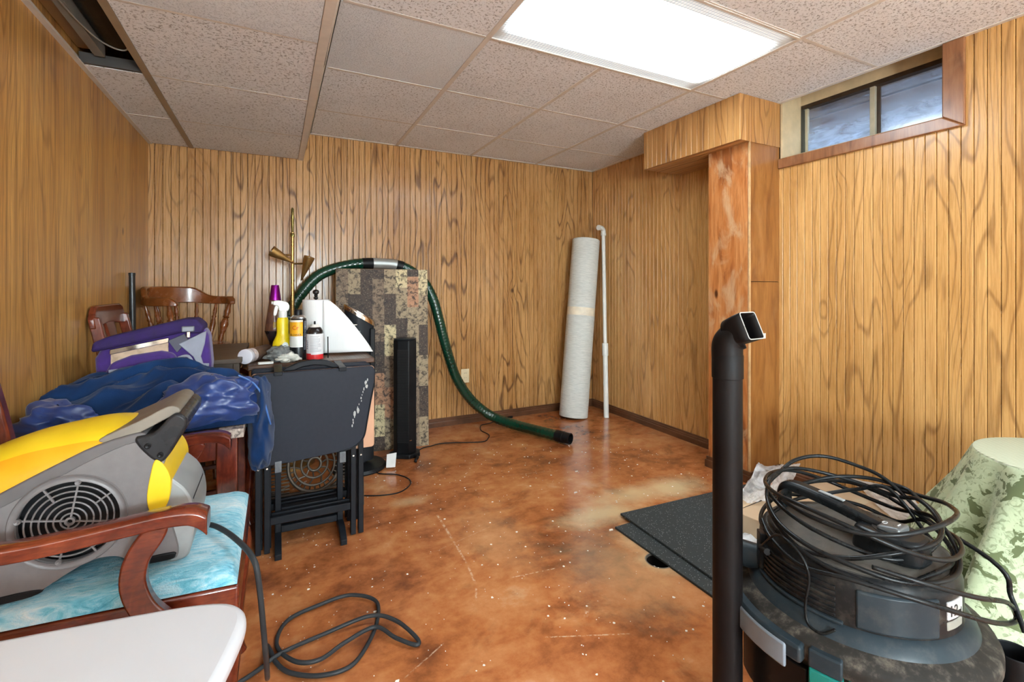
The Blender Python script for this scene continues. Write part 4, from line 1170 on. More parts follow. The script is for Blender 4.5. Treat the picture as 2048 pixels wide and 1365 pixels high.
    # arms: level rail with a scrolled hand end, on curved supports
    for sgn, yy in ((-1, y0-.026), (1, y1+.020)):
        top = smooth_path([(-.612,.668,0),(-.52,.660,0),(-.40,.655,0),(-.28,.662,0),(-.20,.668,0),(-.150,.664,0),(-.125,.650,0)], 5)
        m = MB(); vs = []; fs = []
        for i, p in enumerate(top):
            k = i/(len(top)-1); w_ = .021+.010*max(0,(k-.55)/.45); th_ = .030+.012*max(0,(k-.8)/.2)
            yo = yy + sgn*.006*math.sin(k*PI)
            vs += [(p.x,yo-w_,p.y-th_),(p.x,yo+w_,p.y-th_),(p.x,yo+w_,p.y-.005),(p.x,yo+w_*.6,p.y),(p.x,yo-w_*.6,p.y),(p.x,yo-w_,p.y-.005)]
        n6 = 6
        for i in range(len(top)-1):
            o_ = i*n6; fs += [(o_+a_, o_+(a_+1)%n6, o_+n6+(a_+1)%n6, o_+n6+a_) for a_ in range(n6)]
        fs += [tuple(range(n6)), tuple((len(top)-1)*n6+k for k in range(n6))]
        m.add(vs, fs).build('arm_rest', rw, t, bevel=.006, bseg=3)
        sup = curve_poly([(-.232,.635),(-.195,.637),(-.200,.610),(-.222,.575),(-.228,.535),(-.214,.490),(-.182,.448),(-.150,.405),(-.205,.400),(-.236,.440),(-.262,.490),(-.272,.540),(-.262,.590)], 4)
        MB().prism(sup, yy-.013, yy+.013, 'y').build('arm_support', rw, t, bevel=.004)
    # brass pin and stretchers
    MB().box((-.59,y0+.06,.150),(-.10,y0+.078,.172)).build('stretcher', rw, t, bevel=.004)
    MB().box((-.59,y1-.078,.150),(-.10,y1-.06,.172)).build('stretcher', rw, t, bevel=.004)
    return t
chairA = armchair()
chairB = copy_tree(chairA); chairB.location.y += 1.315; chairB.location.x -= .010
chairB['label'] = 'cherry wood armchair farther back against the left wall, behind the purple bag'

# ---- low table with speckled laminate top under the jacket
lam = thing('laminate_table', 'low wooden table with speckled laminate top under the blue jacket', 'table', (-.39,2.13,0))
X0, X1, Y0, Y1, ZT = -.690, -.098, 1.840, 2.425, .632
def speck_mat():
    t = NT('speckled_laminate'); p = t.obj()
    n1 = t.noise(p, 60, 5, .75, .6); n2 = t.noise(p, 14, 3, .5)
    ck = t.new('ShaderNodeTexVoronoi'); t.L(p, ck.inputs['Vector']); ck.inputs['Scale'].default_value = 12; ck.distance = 'CHEBYCHEV'
    base = t.ramp(t.sep(ck.outputs['Color'])[0], [(0, srgb(64,52,46)), (.4, srgb(112,92,80)), (.7, srgb(176,160,148))], 'CONSTANT')
    col = t.mix(t.grey(n1, .9, 0, .38, .55), base, srgb(36,30,30)); col = t.mix(t.grey(n1, 0, .6, .56, .7), col, srgb(216,204,192))
    t.set(color=col, rough=.35); return t.m
MB().box((X0,Y0,ZT-.030),(X1,Y1,ZT)).build('tabletop', speck_mat(), lam, bevel=.003)
lamw = redwood('brown_table_wood', 2)
for xx in (X0+.02, X1-.082):
    for yy in (Y0+.02, Y1-.082):
        MB().box((xx,yy,0),(xx+.062,yy+.062,ZT-.031)).build('leg', lamw, lam, bevel=.004)
for lo, hi in (((X0+.083,Y0+.03),(X1-.083,Y0+.05)),((X0+.083,Y1-.05),(X1-.083,Y1-.03)),((X0+.03,Y0+.083),(X0+.05,Y1-.083)),((X1-.05,Y0+.083),(X1-.03,Y1-.083))):
    MB().box((lo[0],lo[1],ZT-.105),(hi[0],hi[1],ZT-.031)).build('apron', lamw, lam, bevel=.002)

# ---- navy jacket heaped on that table
def fleece_mat():
    t = NT('navy_fleece'); p = t.obj()
    n1 = t.noise(p, 9, 3, .5); n2 = t.noise(p, 420, 3, .7)
    col = t.ramp(n1, [(.3, srgb(14,34,68)), (.7, srgb(24,56,100))])
    t.set(color=col, rough=.95, sheen=.12, spec=.1); t.bump(n2, .4, .002); return t.m
fleece = fleece_mat()
nylon = plain('royal_blue_nylon', srgb(28,54,112), .33, var=.15, vscale=20, bump=.25, bscale=40, sheen=.2)
jk = thing('navy_jacket', 'crumpled navy fleece jacket with shiny lining heaped on the low table', 'jacket', (-.39,2.05,ZT))
ridge = [(-.705,.70),(-.662,.750),(-.608,.775),(-.495,.795),(-.376,.803),(-.266,.795),(-.146,.765),(-.10,.715),(-.075,.66)]
def lerp_tab(tab, x):
    if x <= tab[0][0]: return tab[0][1]
    for (a0,b0),(a1,b1) in zip(tab, tab[1:]):
        if x <= a1: return b0+(b1-b0)*(x-a0)/(a1-a0)
    return tab[-1][1]
def fold(x, y):
    # long diagonal folds running up to the right plus short creases
    q = Vector((x*1.0+y*.45, y*1.0-x*.55, 0))
    w_ = mnoise.noise(Vector((x*4, y*4, 3.1)))*.35
    a = math.sin((q.y*3.1+w_)*2*PI*1.9)
    b = 1-abs(mnoise.noise(Vector((q.x*5, q.y*14, 1.7))))*2
    c_ = mnoise.noise(Vector((x*16, y*16, 5)))
    d_ = 1-abs(mnoise.noise(Vector((q.x*9+4, q.y*22, 7.7))))*2
    return .019*a + .028*(b-.45) + .006*c_ + .016*(d_-.45)
def jf(u, v):
    x = -.700 + .632*u; yv = 1.852 + .425*v
    # wavy footprint
    yv += (.008+.008*math.sin(u*9+1) + .03*max(0,(u-.72)/.28))*(1-v)
    e = (1-(1-min(1,v/.30))**2.2)*(.62+.38*min(1,v/.7)) if v < .85 else (1-((v-.85)/.15)**2)
    e *= min(1, (u/.035)**.5)
    R = lerp_tab(ridge, x)
    z = ZT+.004 + (R-ZT)*max(0,e) + fold(x,yv)*min(1,e*1.6)*(1 if u < .93 else .4)
    if yv < Y0-.004: z -= (Y0-yv)*2.2*(1-min(1,e*1.6))
    return (max(x, XL+.006), yv, max(z, ZT+.002 if yv > Y0 else ZT-.06))
MB().grid(jf, 110, 90).build('fleece_body', fleece, jk, smooth=180)
def bulgef(cx, cy, cz, sx, sy, sz, seed, amp, rz=0.0):
    def f(u, v):
        t = 2*PI*u; p = PI*(v*.98+.01)
        d = Vector((math.sin(p)*math.cos(t), math.sin(p)*math.sin(t), math.cos(p)))
        k = 1 + amp*mnoise.noise(d*1.4+Vector((seed,0,0))) - amp*.9*abs(mnoise.noise(Vector((d.x*1.3+d.z*1.5+seed, d.y*1.6, d.z*2.2-d.x)))) + amp*.22*abs(mnoise.noise(Vector((d.x*3+d.z*4,d.y*3,d.z*2+seed))))
        x, yv = d.x*sx*k, d.y*sy*k
        return (cx+x*math.cos(rz)-yv*math.sin(rz), cy+x*math.sin(rz)+yv*math.cos(rz), cz+d.z*sz*k)
    return MB().grid(f, 64, 40, True)
# side hanging off the right edge of the table
def jh(u, v):
    yv = 1.880 + .30*u
    low_ = .70-.40*(1-.55*abs(u-.45)*1.6) + .05*math.sin(u*5)
    z = .735 - .035*abs(u-.5) + (low_-.735)*v
    bulge = .030*math.sin(min(1,v*1.5)*PI*.5) + .012*math.sin(u*2*PI*2.1+v*2)*v + .010*mnoise.noise(Vector((u*6,v*4,2)))
    x = -.100 + .012 + bulge*1.05
    if v < .12: x = -.135 + (x+.135)*(v/.12)**.6
    return (x, yv - .02*v*(u-.5), z)
bulgef(-.052,2.045,.590,.046,.135,.190,6.3,.30,0).build('hanging_side', fleece, jk, smooth=180)
bulgef(-.200,1.945,.712,.150,.100,.092,4.4,.45,.15).build('nylon_lining', nylon, jk, smooth=180)
bulgef(-.600,1.920,.690,.115,.085,.075,9.1,.45,-.3).build('nylon_sleeve', nylon, jk, smooth=180)
bulgef(-.255,2.00,.765,.020,.03,.014,2.2,.4).build('white_care_label', plain('white_cloth', srgb(224,228,232), .8), jk, smooth=180)
zp = MB()
zpath = smooth_path([(-.120,1.93,.800),(-.075,1.93,.770),(-.045,1.935,.72),(-.030,1.94,.66),(-.018,1.955,.605)], 10)
zp.tube(zpath, .0035, 6); zp.build('zipper', plain('blue_zip', srgb(60,100,160), .5), jk, smooth=180)

# ---- purple bag standing behind the jacket
purple = plain('purple_canvas', srgb(66,36,116), .85, var=.2, vscale=30, bump=.4, bscale=300, sheen=.3)
dpurple = plain('dark_purple_canvas', srgb(44,24,84), .85, var=.2, vscale=30, bump=.4, bscale=300)
greyw = plain('grey_webbing', srgb(150,154,168), .8, var=.12, bump=.3, bscale=300)
bg = thing('purple_bag', 'purple fabric bag with grey trim and clear card window behind jacket', 'bag', (-.42,2.36,ZT))
body = [(-.610,ZT+.002),(-.618,.84),(-.595,.885),(-.545,.905),(-.330,.955),(-.280,.955),(-.250,.925),(-.240,.80),(-.250,ZT+.002)]
MB().prism(body, 2.305, 2.418, 'y').build('main_body', purple, bg, bevel=.018, bseg=3)
flap = [(-.618,.868),(-.612,.905),(-.570,.925),(-.335,.985),(-.290,.985),(-.262,.955),(-.268,.925),(-.340,.930),(-.560,.880)]
MB().prism(flap, 2.262, 2.420, 'y').build('top_flap', dpurple, bg, bevel=.012, bseg=3)
MB().prism([(-.565,.800),(-.565,.868),(-.385,.905),(-.385,.83)], 2.296, 2.306, 'y').build('card_window', plain('beige_card', srgb(196,170,144), .3, var=.2, vscale=30, coat=.6), bg)
MB().prism([(-.567,.855),(-.567,.875),(-.383,.912),(-.383,.892)], 2.290, 2.3, 'y').build('window_bar', chrome, bg, bevel=.002)
pk = [(-.590,ZT+.05),(-.600,.74),(-.560,.825),(-.500,.850),(-.405,.862),(-.365,.850),(-.340,.80),(-.335,ZT+.05)]
pko = MB().prism(pk, 2.268, 2.310, 'y').build('front_pocket', purple, bg, bevel=.014, bseg=3)
MB().bar((-.563,2.264,.795),(-.350,2.264,.812),.004,.012).build('zip_strip', greyw, pko)
MB().prism([(-.350,.885),(-.255,.935),(-.262,.88),(-.275,.83),(-.250,.74),(-.262,.735),(-.300,.83)], 2.285, 2.300, 'y').build('side_trim', greyw, bg, bevel=.003)
MB().prism([(-.385,.90),(-.330,.925),(-.318,.90),(-.355,.85)], 2.288, 2.302, 'y').build('corner_patch', plain('slate_patch', srgb(92,92,104), .8), bg, bevel=.002)
MB().bar((-.33,2.29,.80),(-.245,2.282,.795),.006,.012).build('strap', greyw, bg, bevel=.002)
MB().tube(smooth_path([(-.35,2.286,.83),(-.315,2.275,.835),(-.295,2.272,.79),(-.29,2.275,.74)], 6), .006, 8).build('strap_loop', greyw, bg, smooth=180)
MB().box((-.335,2.250,.935),(-.292,2.262,.958)).build('buckle', plain('grey_buckle', srgb(120,124,132), .4, .3), bg, bevel=.004)
MB().box((-.318,2.252,.912),(-.306,2.260,.936)).build('zip_pull', chrome, bg, bevel=.002)

# ---- dark side table beyond
dt = thing('side_table', 'narrow dark wooden side table between purple bag and lying can', 'table', (-.25,2.78,0))
dtw = wood_panel('weathered_dark_wood', 1, srgb(86,70,54), srgb(72,56,42), srgb(44,34,26), .5, 40, 55.0, 0, .5)
MB().box((-.385,2.440,.770),(-.138,3.115,.792)).build('tabletop', dtw, dt, bevel=.003)
for xx in (-.375,-.172):
    for yy in (2.448, 3.082):
        MB().box((xx,yy,0),(xx+.024,yy+.024,.77)).build('leg', dtw, dt, bevel=.002)
MB().box((-.35,2.450,.725),(-.173,2.468,.77)).build('apron', dtw, dt)
MB().box((-.172+.003,2.475,.725),(-.153,3.08,.77)).build('apron', dtw, dt)

# ---- captain's bar stool in the corner
oakw = plain('golden_brown_turned_wood', srgb(122,66,28), .25, var=.3, vscale=14, coat=.4)
cs_ = thing('captain_stool', "captain's style wooden stool with curved arm rail and turned spindles", 'stool', (-.455,3.365,0))
qx, qy, zr = -.455, 3.365, 1.085
ph0, ph1 = math.radians(18), math.radians(262)
def railpt(k): 
    ph = ph0+(ph1-ph0)*k; return Vector((qx+.222*math.cos(ph), qy+.212*math.sin(ph), 0)), ph
m = MB(); vs = []; fs = []; NR = 48
for i in range(NR+1):
    k = i/NR; p, ph = railpt(k); n_ = Vector((math.cos(ph), math.sin(ph), 0))
    mid = abs(k-.5)
    crest = 1/(1+math.exp((mid-.24)*45))
    endr = min(1, min(k,1-k)/.05+.35)
    zb = 1.008 + .010*crest; zt = zb + .048*min(1,endr) + .052*crest
    w_ = .030 + .016*max(0,(mid-.3)/.2); w_ *= min(1, endr+.2)
    for a_, z_ in ((-.5,zb),(.5,zb),(.5,zt-.006),(.3,zt),(-.3,zt),(-.5,zt-.006)):
        vs.append(p + n_*a_*w_ + Vector((0,0,z_)))
for i in range(NR):
    o_ = i*6; fs += [(o_+a_, o_+(a_+1)%6, o_+6+(a_+1)%6, o_+6+a_) for a_ in range(6)]
fs += [tuple(range(6)), tuple(NR*6+k for k in range(6))]
m.add(vs, fs).build('arm_rail', oakw, cs_, bevel=.004)
for i, k in enumerate((.05,.17,.29,.41,.53,.65,.77,.87,.955)):
    p, ph = railpt(k); b_ = Vector((qx+.165*math.cos(ph), qy+.158*math.sin(ph), .775)); t_ = p + Vector((0,0,1.012))
    L_ = (t_-b_).length
    f_ = 1.5 if i in (0,8) else 1.0
    pr = [(.007,0),(.009,.06),(.008,.2),(.013,.34),(.016,.45),(.011,.56),(.008,.60),(.013,.64),(.008,.68),(.012,.78),(.008,.9),(.007,1.0)]
    MB().lathe([(r_*f_, h_*L_) for r_, h_ in pr], 12, b_, t_-b_).build('spindle', oakw, cs_, smooth=60)
MB().lathe([(.150,.735),(.195,.742),(.205,.758),(.200,.772),(.150,.778),(.001,.770)], 40, (qx,qy,0), cap=False).build('seat', oakw, cs_, smooth=60)
for a_ in (45,135,225,315):
    c0, s0 = math.cos(math.radians(a_)), math.sin(math.radians(a_))
    MB().lathe([(.017,0),(.013,.12),(.020,.30),(.014,.34),(.021,.40),(.018,.6),(.022,.74)], 14, (qx+.205*c0,qy+.205*s0,0), (-.10*c0,-.10*s0,.735)).build('leg', oakw, cs_, smooth=60)
MB().tube([(qx+.172*math.cos(2*PI*i/32),qy+.172*math.sin(2*PI*i/32),.26) for i in range(33)], .010, 10).build('foot_ring', brass, cs_, smooth=180)
tag(MB().lathe([(.001,0),(.0145,0),(.0145,1.175),(.0155,1.176),(.0155,1.19),(.001,1.191)], 16, (-.672,3.135,.0), (-.012,.012,1)).build('black_pole', plain('black_painted_pole', srgb(36,38,40), .35), None, smooth=40), 'slim black pole leaning against the left wall near the corner', 'pole')
# ================================================================== FOREGROUND
# ---- yellow and grey blower on the blue seat
grey_b = plain('warm_grey_plastic', srgb(108,104,104), .42, var=.06, vscale=60, bump=.12, bscale=500)
yel_b = plain('bright_yellow_plastic', srgb(228,192,34), .35, var=.05)
amb_b = plain('amber_hood_tone', srgb(230,160,28), .35, var=.05)
bl = thing('utility_blower', 'yellow and grey utility blower fan with round side grille on the chair', 'blower', (-.38,1.36,.505))
YA, YZ = 1.248, 1.470     # near and far side plates
side = [(-.560,.503),(-.474,.505),(-.428,.508),(-.400,.522),(-.372,.538),(-.338,.553),(-.300,.552),(-.275,.535),(-.262,.524),(-.205,.520),(-.192,.528),(-.196,.560),(-.208,.610),(-.222,.660),(-.224,.700),(-.216,.735),(-.208,.770),(-.262,.785),(-.330,.762),(-.395,.728),(-.450,.700),(-.500,.672),(-.545,.635),(-.575,.58),(-.578,.53)]
side = curve_poly(side, 3)
# side plate with a circular opening
def plate(y0_, y1_, nm, par):
    bm = bmesh.new()
    gx0, gz0, rg = -.372, .640, .0815
    o1 = [bm.verts.new((p[0], y0_, p[1])) for p in side]
    c1 = [bm.verts.new((gx0+rg*math.cos(2*PI*i/48), y0_, gz0+rg*math.sin(2*PI*i/48))) for i in range(48)]
    es = [bm.edges.new((o1[i], o1[(i+1)%len(o1)])) for i in range(len(o1))] + [bm.edges.new((c1[i], c1[(i+1)%48])) for i in range(48)]
    bmesh.ops.triangle_fill(bm, use_beauty=True, edges=es)
    for f in list(bm.faces):
        c = f.calc_center_median()
        if (c.x-gx0)**2+(c.z-gz0)**2 < (rg*.985)**2 and all((v.co.x-gx0)**2+(v.co.z-gz0)**2 < (rg*1.01)**2 for v in f.verts): bm.faces.remove(f)
    r_ = bmesh.ops.extrude_face_region(bm, geom=list(bm.faces))
    for v in [g for g in r_['geom'] if isinstance(g, bmesh.types.BMVert)]: v.co.y = y1_
    bmesh.ops.recalc_face_normals(bm, faces=bm.faces)
    me = bpy.data.meshes.new(nm); bm.to_mesh(me); bm.free()
    return link(nm, me, grey_b, par, smooth=30)
sp_ = plate(YA, YA+.014, 'side_plate', bl)
MB().prism(side, YZ-.014, YZ, 'y').build('side_plate', grey_b, bl, smooth=30)
# dark inside of the drum
MB().prism([(p[0]*.97+(-.372)*.03, p[1]*.97+.640*.03) for p in side], YA+.030, YZ-.0145, 'y').build('drum', black_pl, bl)
# raised ring, concentric grille rings and spokes
gx_, gz_ = -.372, .640
ring = MB().lathe([(.0810,-.002),(.0925,-.002),(.0945,.001),(.0925,.004),(.0905,.002),(.0840,.002),(.0810,.004)], 56, (gx_,YA,gz_), (0,-1,0), cap=False).build('grille_rim', grey_b, bl, smooth=60)
for r_ in (.015,.026,.037,.048,.059,.070):
    MB().tube([(gx_+r_*math.cos(2*PI*i/48), YA+.003, gz_+r_*math.sin(2*PI*i/48)) for i in range(49)], .0018, 8).build('grille_ring', grey_b, bl, smooth=180)
for i, (a_, r0_) in enumerate(((80,.007),(168,.007),(258,.007),(348,.007),(35,.048),(120,.048),(210,.048),(300,.048))):
    c_, s_ = math.cos(math.radians(a_)), math.sin(math.radians(a_))
    MB().bar((gx_+r0_*c_,YA+.003,gz_+r0_*s_),(gx_+.082*c_,YA+.003,gz_+.082*s_),.0032,.004,(0,1,0)).build('grille_spoke', grey_b, bl)
MB().lathe([(.0045,-.002),(.0085,-.002),(.0085,.004),(.0045,.004)], 20, (gx_,YA+.003,gz_), (0,-1,0), cap=False).build('grille_hub', grey_b, bl, smooth=40)
for a_ in (80,168,258,348):
    MB().lathe([(.0025,-.001),(.0052,-.001),(.0052,.004),(.0025,.003),(.0005,.0)], 14, (gx_+.0785*math.cos(math.radians(a_)),YA,gz_+.0785*math.sin(math.radians(a_))), (0,-1,0)).build('screw', grey_b, bl, smooth=40)
# dark seam following the upper edge
upper = [p for p in side if p[1] > .60 and p[0] < -.21]
# yellow hood bulging over the top between the plates
hood = curve_poly([(-.585,.600),(-.560,.655),(-.500,.700),(-.450,.728),(-.395,.756),(-.330,.786),(-.262,.802),(-.248,.792),(-.262,.780),(-.330,.757),(-.395,.724),(-.450,.696),(-.500,.667),(-.548,.630),(-.572,.590)], 3)
MB().prism(hood, YA+.004, YZ-.004, 'y').build('hood_lip', plain('dark_seam', srgb(92,88,88), .5), bl, bevel=.003)
def hoodtop(u, v):
    prof = smooth_path([(-.600,.600,0),(-.590,.690,0),(-.545,.765,0),(-.470,.800,0),(-.400,.815,0),(-.330,.822,0),(-.262,.808,0)], 8)
    base_ = smooth_path([(-.585,.590,0),(-.556,.640,0),(-.500,.682,0),(-.450,.710,0),(-.395,.738,0),(-.330,.770,0),(-.258,.790,0)], 8)
    fi = u*(len(prof)-1); i = min(len(prof)-2, int(fi)); fr_ = fi-i; p = prof[i].lerp(prof[i+1], fr_); q = base_[i].lerp(base_[i+1], fr_)
    k = math.sin(PI*v)**.38
    return (q.x+(p.x-q.x)*k, YA+.010+(YZ-YA-.020)*v, q.y+(p.y-q.y)*k)
def hsplit(u): return .006+.17*max(0, 1-(u/.9)**2.5)
MB().grid(lambda u, v: hoodtop(u, hsplit(u)+(1-hsplit(u))*v), 48, 30).build('yellow_hood', yel_b, bl, smooth=180)
MB().grid(lambda u, v: hoodtop(u, hsplit(u)*v), 48, 12).build('hood_lower_band', amb_b, bl, smooth=180)  # lower part of the hood in deeper amber, narrowing towards the front
# carry handle block at the top right
grip = curve_poly([(-.268,.792),(-.235,.800),(-.205,.832),(-.190,.836),(-.176,.824),(-.176,.806),(-.190,.780),(-.205,.752),(-.222,.735),(-.245,.752)], 4)
MB().prism(grip, YA-.004, YZ+.004, 'y').build('handle_clamp', plain('gunmetal_plastic', srgb(40,40,42), spec=.18, rough=.28, metal=.1, var=.1), bl, bevel=.006, bseg=3)
MB().prism(curve_poly([(-.330,.795),(-.262,.826),(-.215,.850),(-.196,.848),(-.190,.836),(-.212,.826),(-.262,.800),(-.300,.785)], 4), YA+.012, YZ-.012, 'y').build('top_grip', plain('khaki_grey_plastic', srgb(118,110,98), .4), bl, bevel=.006, bseg=3)
for px, pz in ((-.244,.775),(-.222,.752)):
    MB().lathe([(.0055,-.002),(.006,.004),(.004,.0055),(.0005,.004)], 14, (px,YA-.004,pz), (0,-1,0)).build('bolt', black_pl, bl, smooth=40)
# yellow crescent and outlet nozzle at the front
cres = curve_poly([(-.232,.742),(-.216,.728),(-.205,.700),(-.205,.670),(-.212,.640),(-.226,.625),(-.240,.632),(-.246,.660),(-.242,.700)], 4)
MB().prism(cres, YA-.005, YZ+.005, 'y').build('yellow_crescent', yel_b, bl, bevel=.004)
noz = curve_poly([(-.222,.690),(-.190,.675),(-.170,.640),(-.162,.590),(-.168,.545),(-.178,.512),(-.215,.512),(-.224,.56)], 4)
MB().prism(noz, YA+.012, YZ-.012, 'y').build('outlet_nozzle', plain('silver_grey_plastic', srgb(148,152,152), .35, .1), bl, bevel=.006)
MB().prism([(-.176,.528),(-.168,.552),(-.163,.59),(-.168,.635),(-.172,.590),(-.176,.552)], YA+.03, YZ-.03, 'y').build('outlet_mouth', black_pl, bl)
MB().prism(curve_poly([(-.262,.524),(-.205,.520),(-.196,.528),(-.200,.536),(-.255,.535)], 3), YA-.003, YZ+.003, 'y').build('front_foot', black_pl, bl, bevel=.003)
MB().prism(curve_poly([(-.565,.501),(-.474,.503),(-.428,.506),(-.412,.514),(-.450,.518),(-.560,.512)], 3), YA-.003, YZ+.003, 'y').build('rear_foot', black_pl, bl, bevel=.003)
vs, fs = text_mb('70', .020); MB().add([(-.186-.006*0 + 0*v.x + .0, 1.30+v.x, .800+v.y*.9) for v in vs], fs)
mk = MB()
for i, (dy_, w_) in enumerate(((0,.003),(.007,.008),(.020,.003),(.028,.008))):
    mk.add([(-.1755,1.275+dy_,.806),(-.1755,1.275+dy_+w_,.806),(-.1755,1.275+dy_+w_,.820),(-.1755,1.275+dy_,.820)], [(0,1,2,3)])
mk.build('moulded_marks', grey_b, bl)
# power cord: over the seat, down its side, looping on the floor
cordp = [(-.205,1.435,.530),(-.165,1.415,.515),(-.130,1.370,.518),(-.090,1.300,.516),(-.050,1.225,.50),(-.035,1.205,.45),(-.022,1.25,.25),(-.020,1.40,.08),(-.025,1.62,.012),(-.015,1.60,.010),(.0,1.545,.010),(.036,1.486,.010),(.111,1.437,.010),(.192,1.432,.010),(.252,1.495,.010),(.300,1.590,.011),(.312,1.690,.012),(.236,1.758,.014),(.136,1.755,.012),(.034,1.722,.010),(.002,1.620,.010),(.050,1.512,.019),(.115,1.488,.018),(.19,1.525,.018),(.284,1.545,.022),(.335,1.480,.014),(.385,1.428,.010),(.395,1.45,.012),(.350,1.545,.022),(.278,1.602,.024),(.139,1.601,.012),(.011,1.568,.016),(-.05,1.535,.010),(-.14,1.49,.010),(-.28,1.43,.010)]
MB().tube(smooth_path(cordp, 10), .0062, 10).build('power_cord', plain('grey_rubber_cord', srgb(48,50,52), spec=.18, rough=.38), bl, smooth=180)

# ---- white round-cornered table
wt = thing('white_table', 'white round-cornered table in the lower left foreground', 'table', (-.35,.72,0))
wpaint = plain('white_satin_paint', srgb(208,211,216), .32, var=.02, vscale=4)
wt_out = curve_poly([(-.62,.945),(-.35,.918),(-.16,.892),(-.085,.874),(-.052,.850),(-.040,.815),(-.048,.760),(-.070,.680),(-.105,.600),(-.18,.53),(-.32,.50),(-.62,.50),(-.66,.60),(-.66,.86)], 5)
MB().prism(wt_out, .588, .618, 'z').build('tabletop', wpaint, wt, bevel=.012, bseg=4)
MB().prism([(p[0]*.86-.05, (p[1]-.72)*.80+.72) for p in wt_out], .545, .588, 'z').build('apron', wpaint, wt, bevel=.004)
for lx_, ly_ in ((-.128,.800),(-.215,.575),(-.60,.86),(-.60,.575)):
    MB().lathe([(.019,0),(.024,.02),(.034,.545)], 20, (lx_,ly_,0)).build('leg', wpaint, wt, smooth=60)

# ---- black upright pipe with a cut elbow
bp = thing('black_downpipe', 'black plastic pipe standing upright with mitred open elbow on top', 'pipe', (.927,.743,0))
px, py = .927, .743
bpm = plain('black_abs_pipe', srgb(12,8,8), spec=.18, rough=.5, var=.2, vscale=6)
MB().lathe([(.0318,0),(.0318,.925)], 40, (px,py,0)).build('pipe', bpm, bp, smooth=40)
MB().lathe([(.0322,.905),(.0338,.906),(.0338,.958),(.0325,.96)], 40, (px,py,0), cap=False).build('socket', bpm, bp, smooth=40)
rtv = Vector((math.cos(YAW), -math.sin(YAW), 0)); fwv = Vector((math.sin(YAW), math.cos(YAW), 0))
e0 = Vector((px,py,.945))
dirv = (rtv*.50 - fwv*.80 + Vector((0,0,.40))).normalized()
pathE = smooth_path([e0, e0+Vector((0,0,.035)), e0+Vector((0,0,.052))+rtv*.010-fwv*.004, e0+Vector((0,0,.060))+rtv*.022-fwv*.010], 8)
MB().tube(pathE, [.0325]*len(pathE), 36, cap=False).build('elbow_bend', bpm, bp, smooth=60, solid=.002)
# square-cut mouth: four flaring walls that open up and to the right
c0 = e0+Vector((0,0,.070))+rtv*.020-fwv*.012
sx_ = dirv.cross(Vector((0,0,1))).normalized(); sz_ = sx_.cross(dirv).normalized()
def ringm(c_, hw, hh, rnd_, n_=40):
    out = []
    for i in range(n_):
        t_ = 2*PI*i/n_; ca_, sa_ = math.cos(t_), math.sin(t_)
        e_ = 2/(2+rnd_*10)
        out.append(c_ + sx_*hw*math.copysign(abs(ca_)**e_, ca_) + sz_*hh*math.copysign(abs(sa_)**e_, sa_))
    return out
rings = [ringm(c0-dirv*.022, .0315, .0315, 0), ringm(c0-dirv*.006, .031, .031, .15), ringm(c0+dirv*.012, .030, .031, .5), ringm(c0+dirv*.034, .029, .031, .9)]
m = MB(); vs = [p for r_ in rings for p in r_]; fs = []
for k in range(3):
    for i in range(40):
        j = (i+1) % 40; fs.append((k*40+i, k*40+j, (k+1)*40+j, (k+1)*40+i))
m.add(vs, fs).build('cut_mouth', bpm, bp, smooth=60, solid=.0025)
MB().tube(rings[-1]+[rings[-1][0]], .0013, 6).build('bright_cut_edge', plain('pale_cut_edge', srgb(176,178,172), .4), bp, smooth=180)
gd = crumple(0,0,0,.016,.010,.010,5.5,20,12,.8)
gd.v = [tuple(c0 - dirv*.010 - sz_*.031 + rtv*v[0] - fwv*v[1]*.4 + Vector((0,0,v[2]-.006)) - rtv*.012) for v in gd.v]
gd.build('glue_residue', plain('tan_residue', srgb(168,150,136), .8, var=.3, vscale=90), bp, smooth=180)

# ---- rubber mats, drain side
def mat_m():
    t = NT('flecked_rubber'); p = t.pos()
    v = t.new('ShaderNodeTexVoronoi'); t.L(p, v.inputs['Vector']); v.inputs['Scale'].default_value = 150
    sel = t.math('GREATER_THAN', t.sep(v.outputs['Color'])[0], .70)
    sp = t.math('MULTIPLY', t.grey(v.outputs['Distance'], 1, 0, .18, .34), sel)
    col = t.mix(t.math('MULTIPLY', sp, .8), srgb(44,52,54), srgb(150,160,158))
    t.set(color=col, rough=.75); t.bump(t.noise(p, 400, 2, .6), .3, .001); return t.m
mm_ = mat_m()
def mat_obj(name, pts, z0, z1, label):
    tag(MB().prism(pts, z0, z1, 'z').build(name, mm_, None, bevel=.002), label, 'mat', 'flecked rubber mats')
mat_obj('rubber_mat', [(1.395,1.722),(1.395,.96),(2.31,.96),(2.31,1.722)], .0, .010, 'lower flecked dark rubber mat whose edge meets the floor drain')
mat_obj('rubber_mat', [(1.487,1.795),(1.455,.935),(2.37,.905),(2.395,1.745)], .0102, .021, 'upper flecked dark rubber mat lying askew on the lower one')

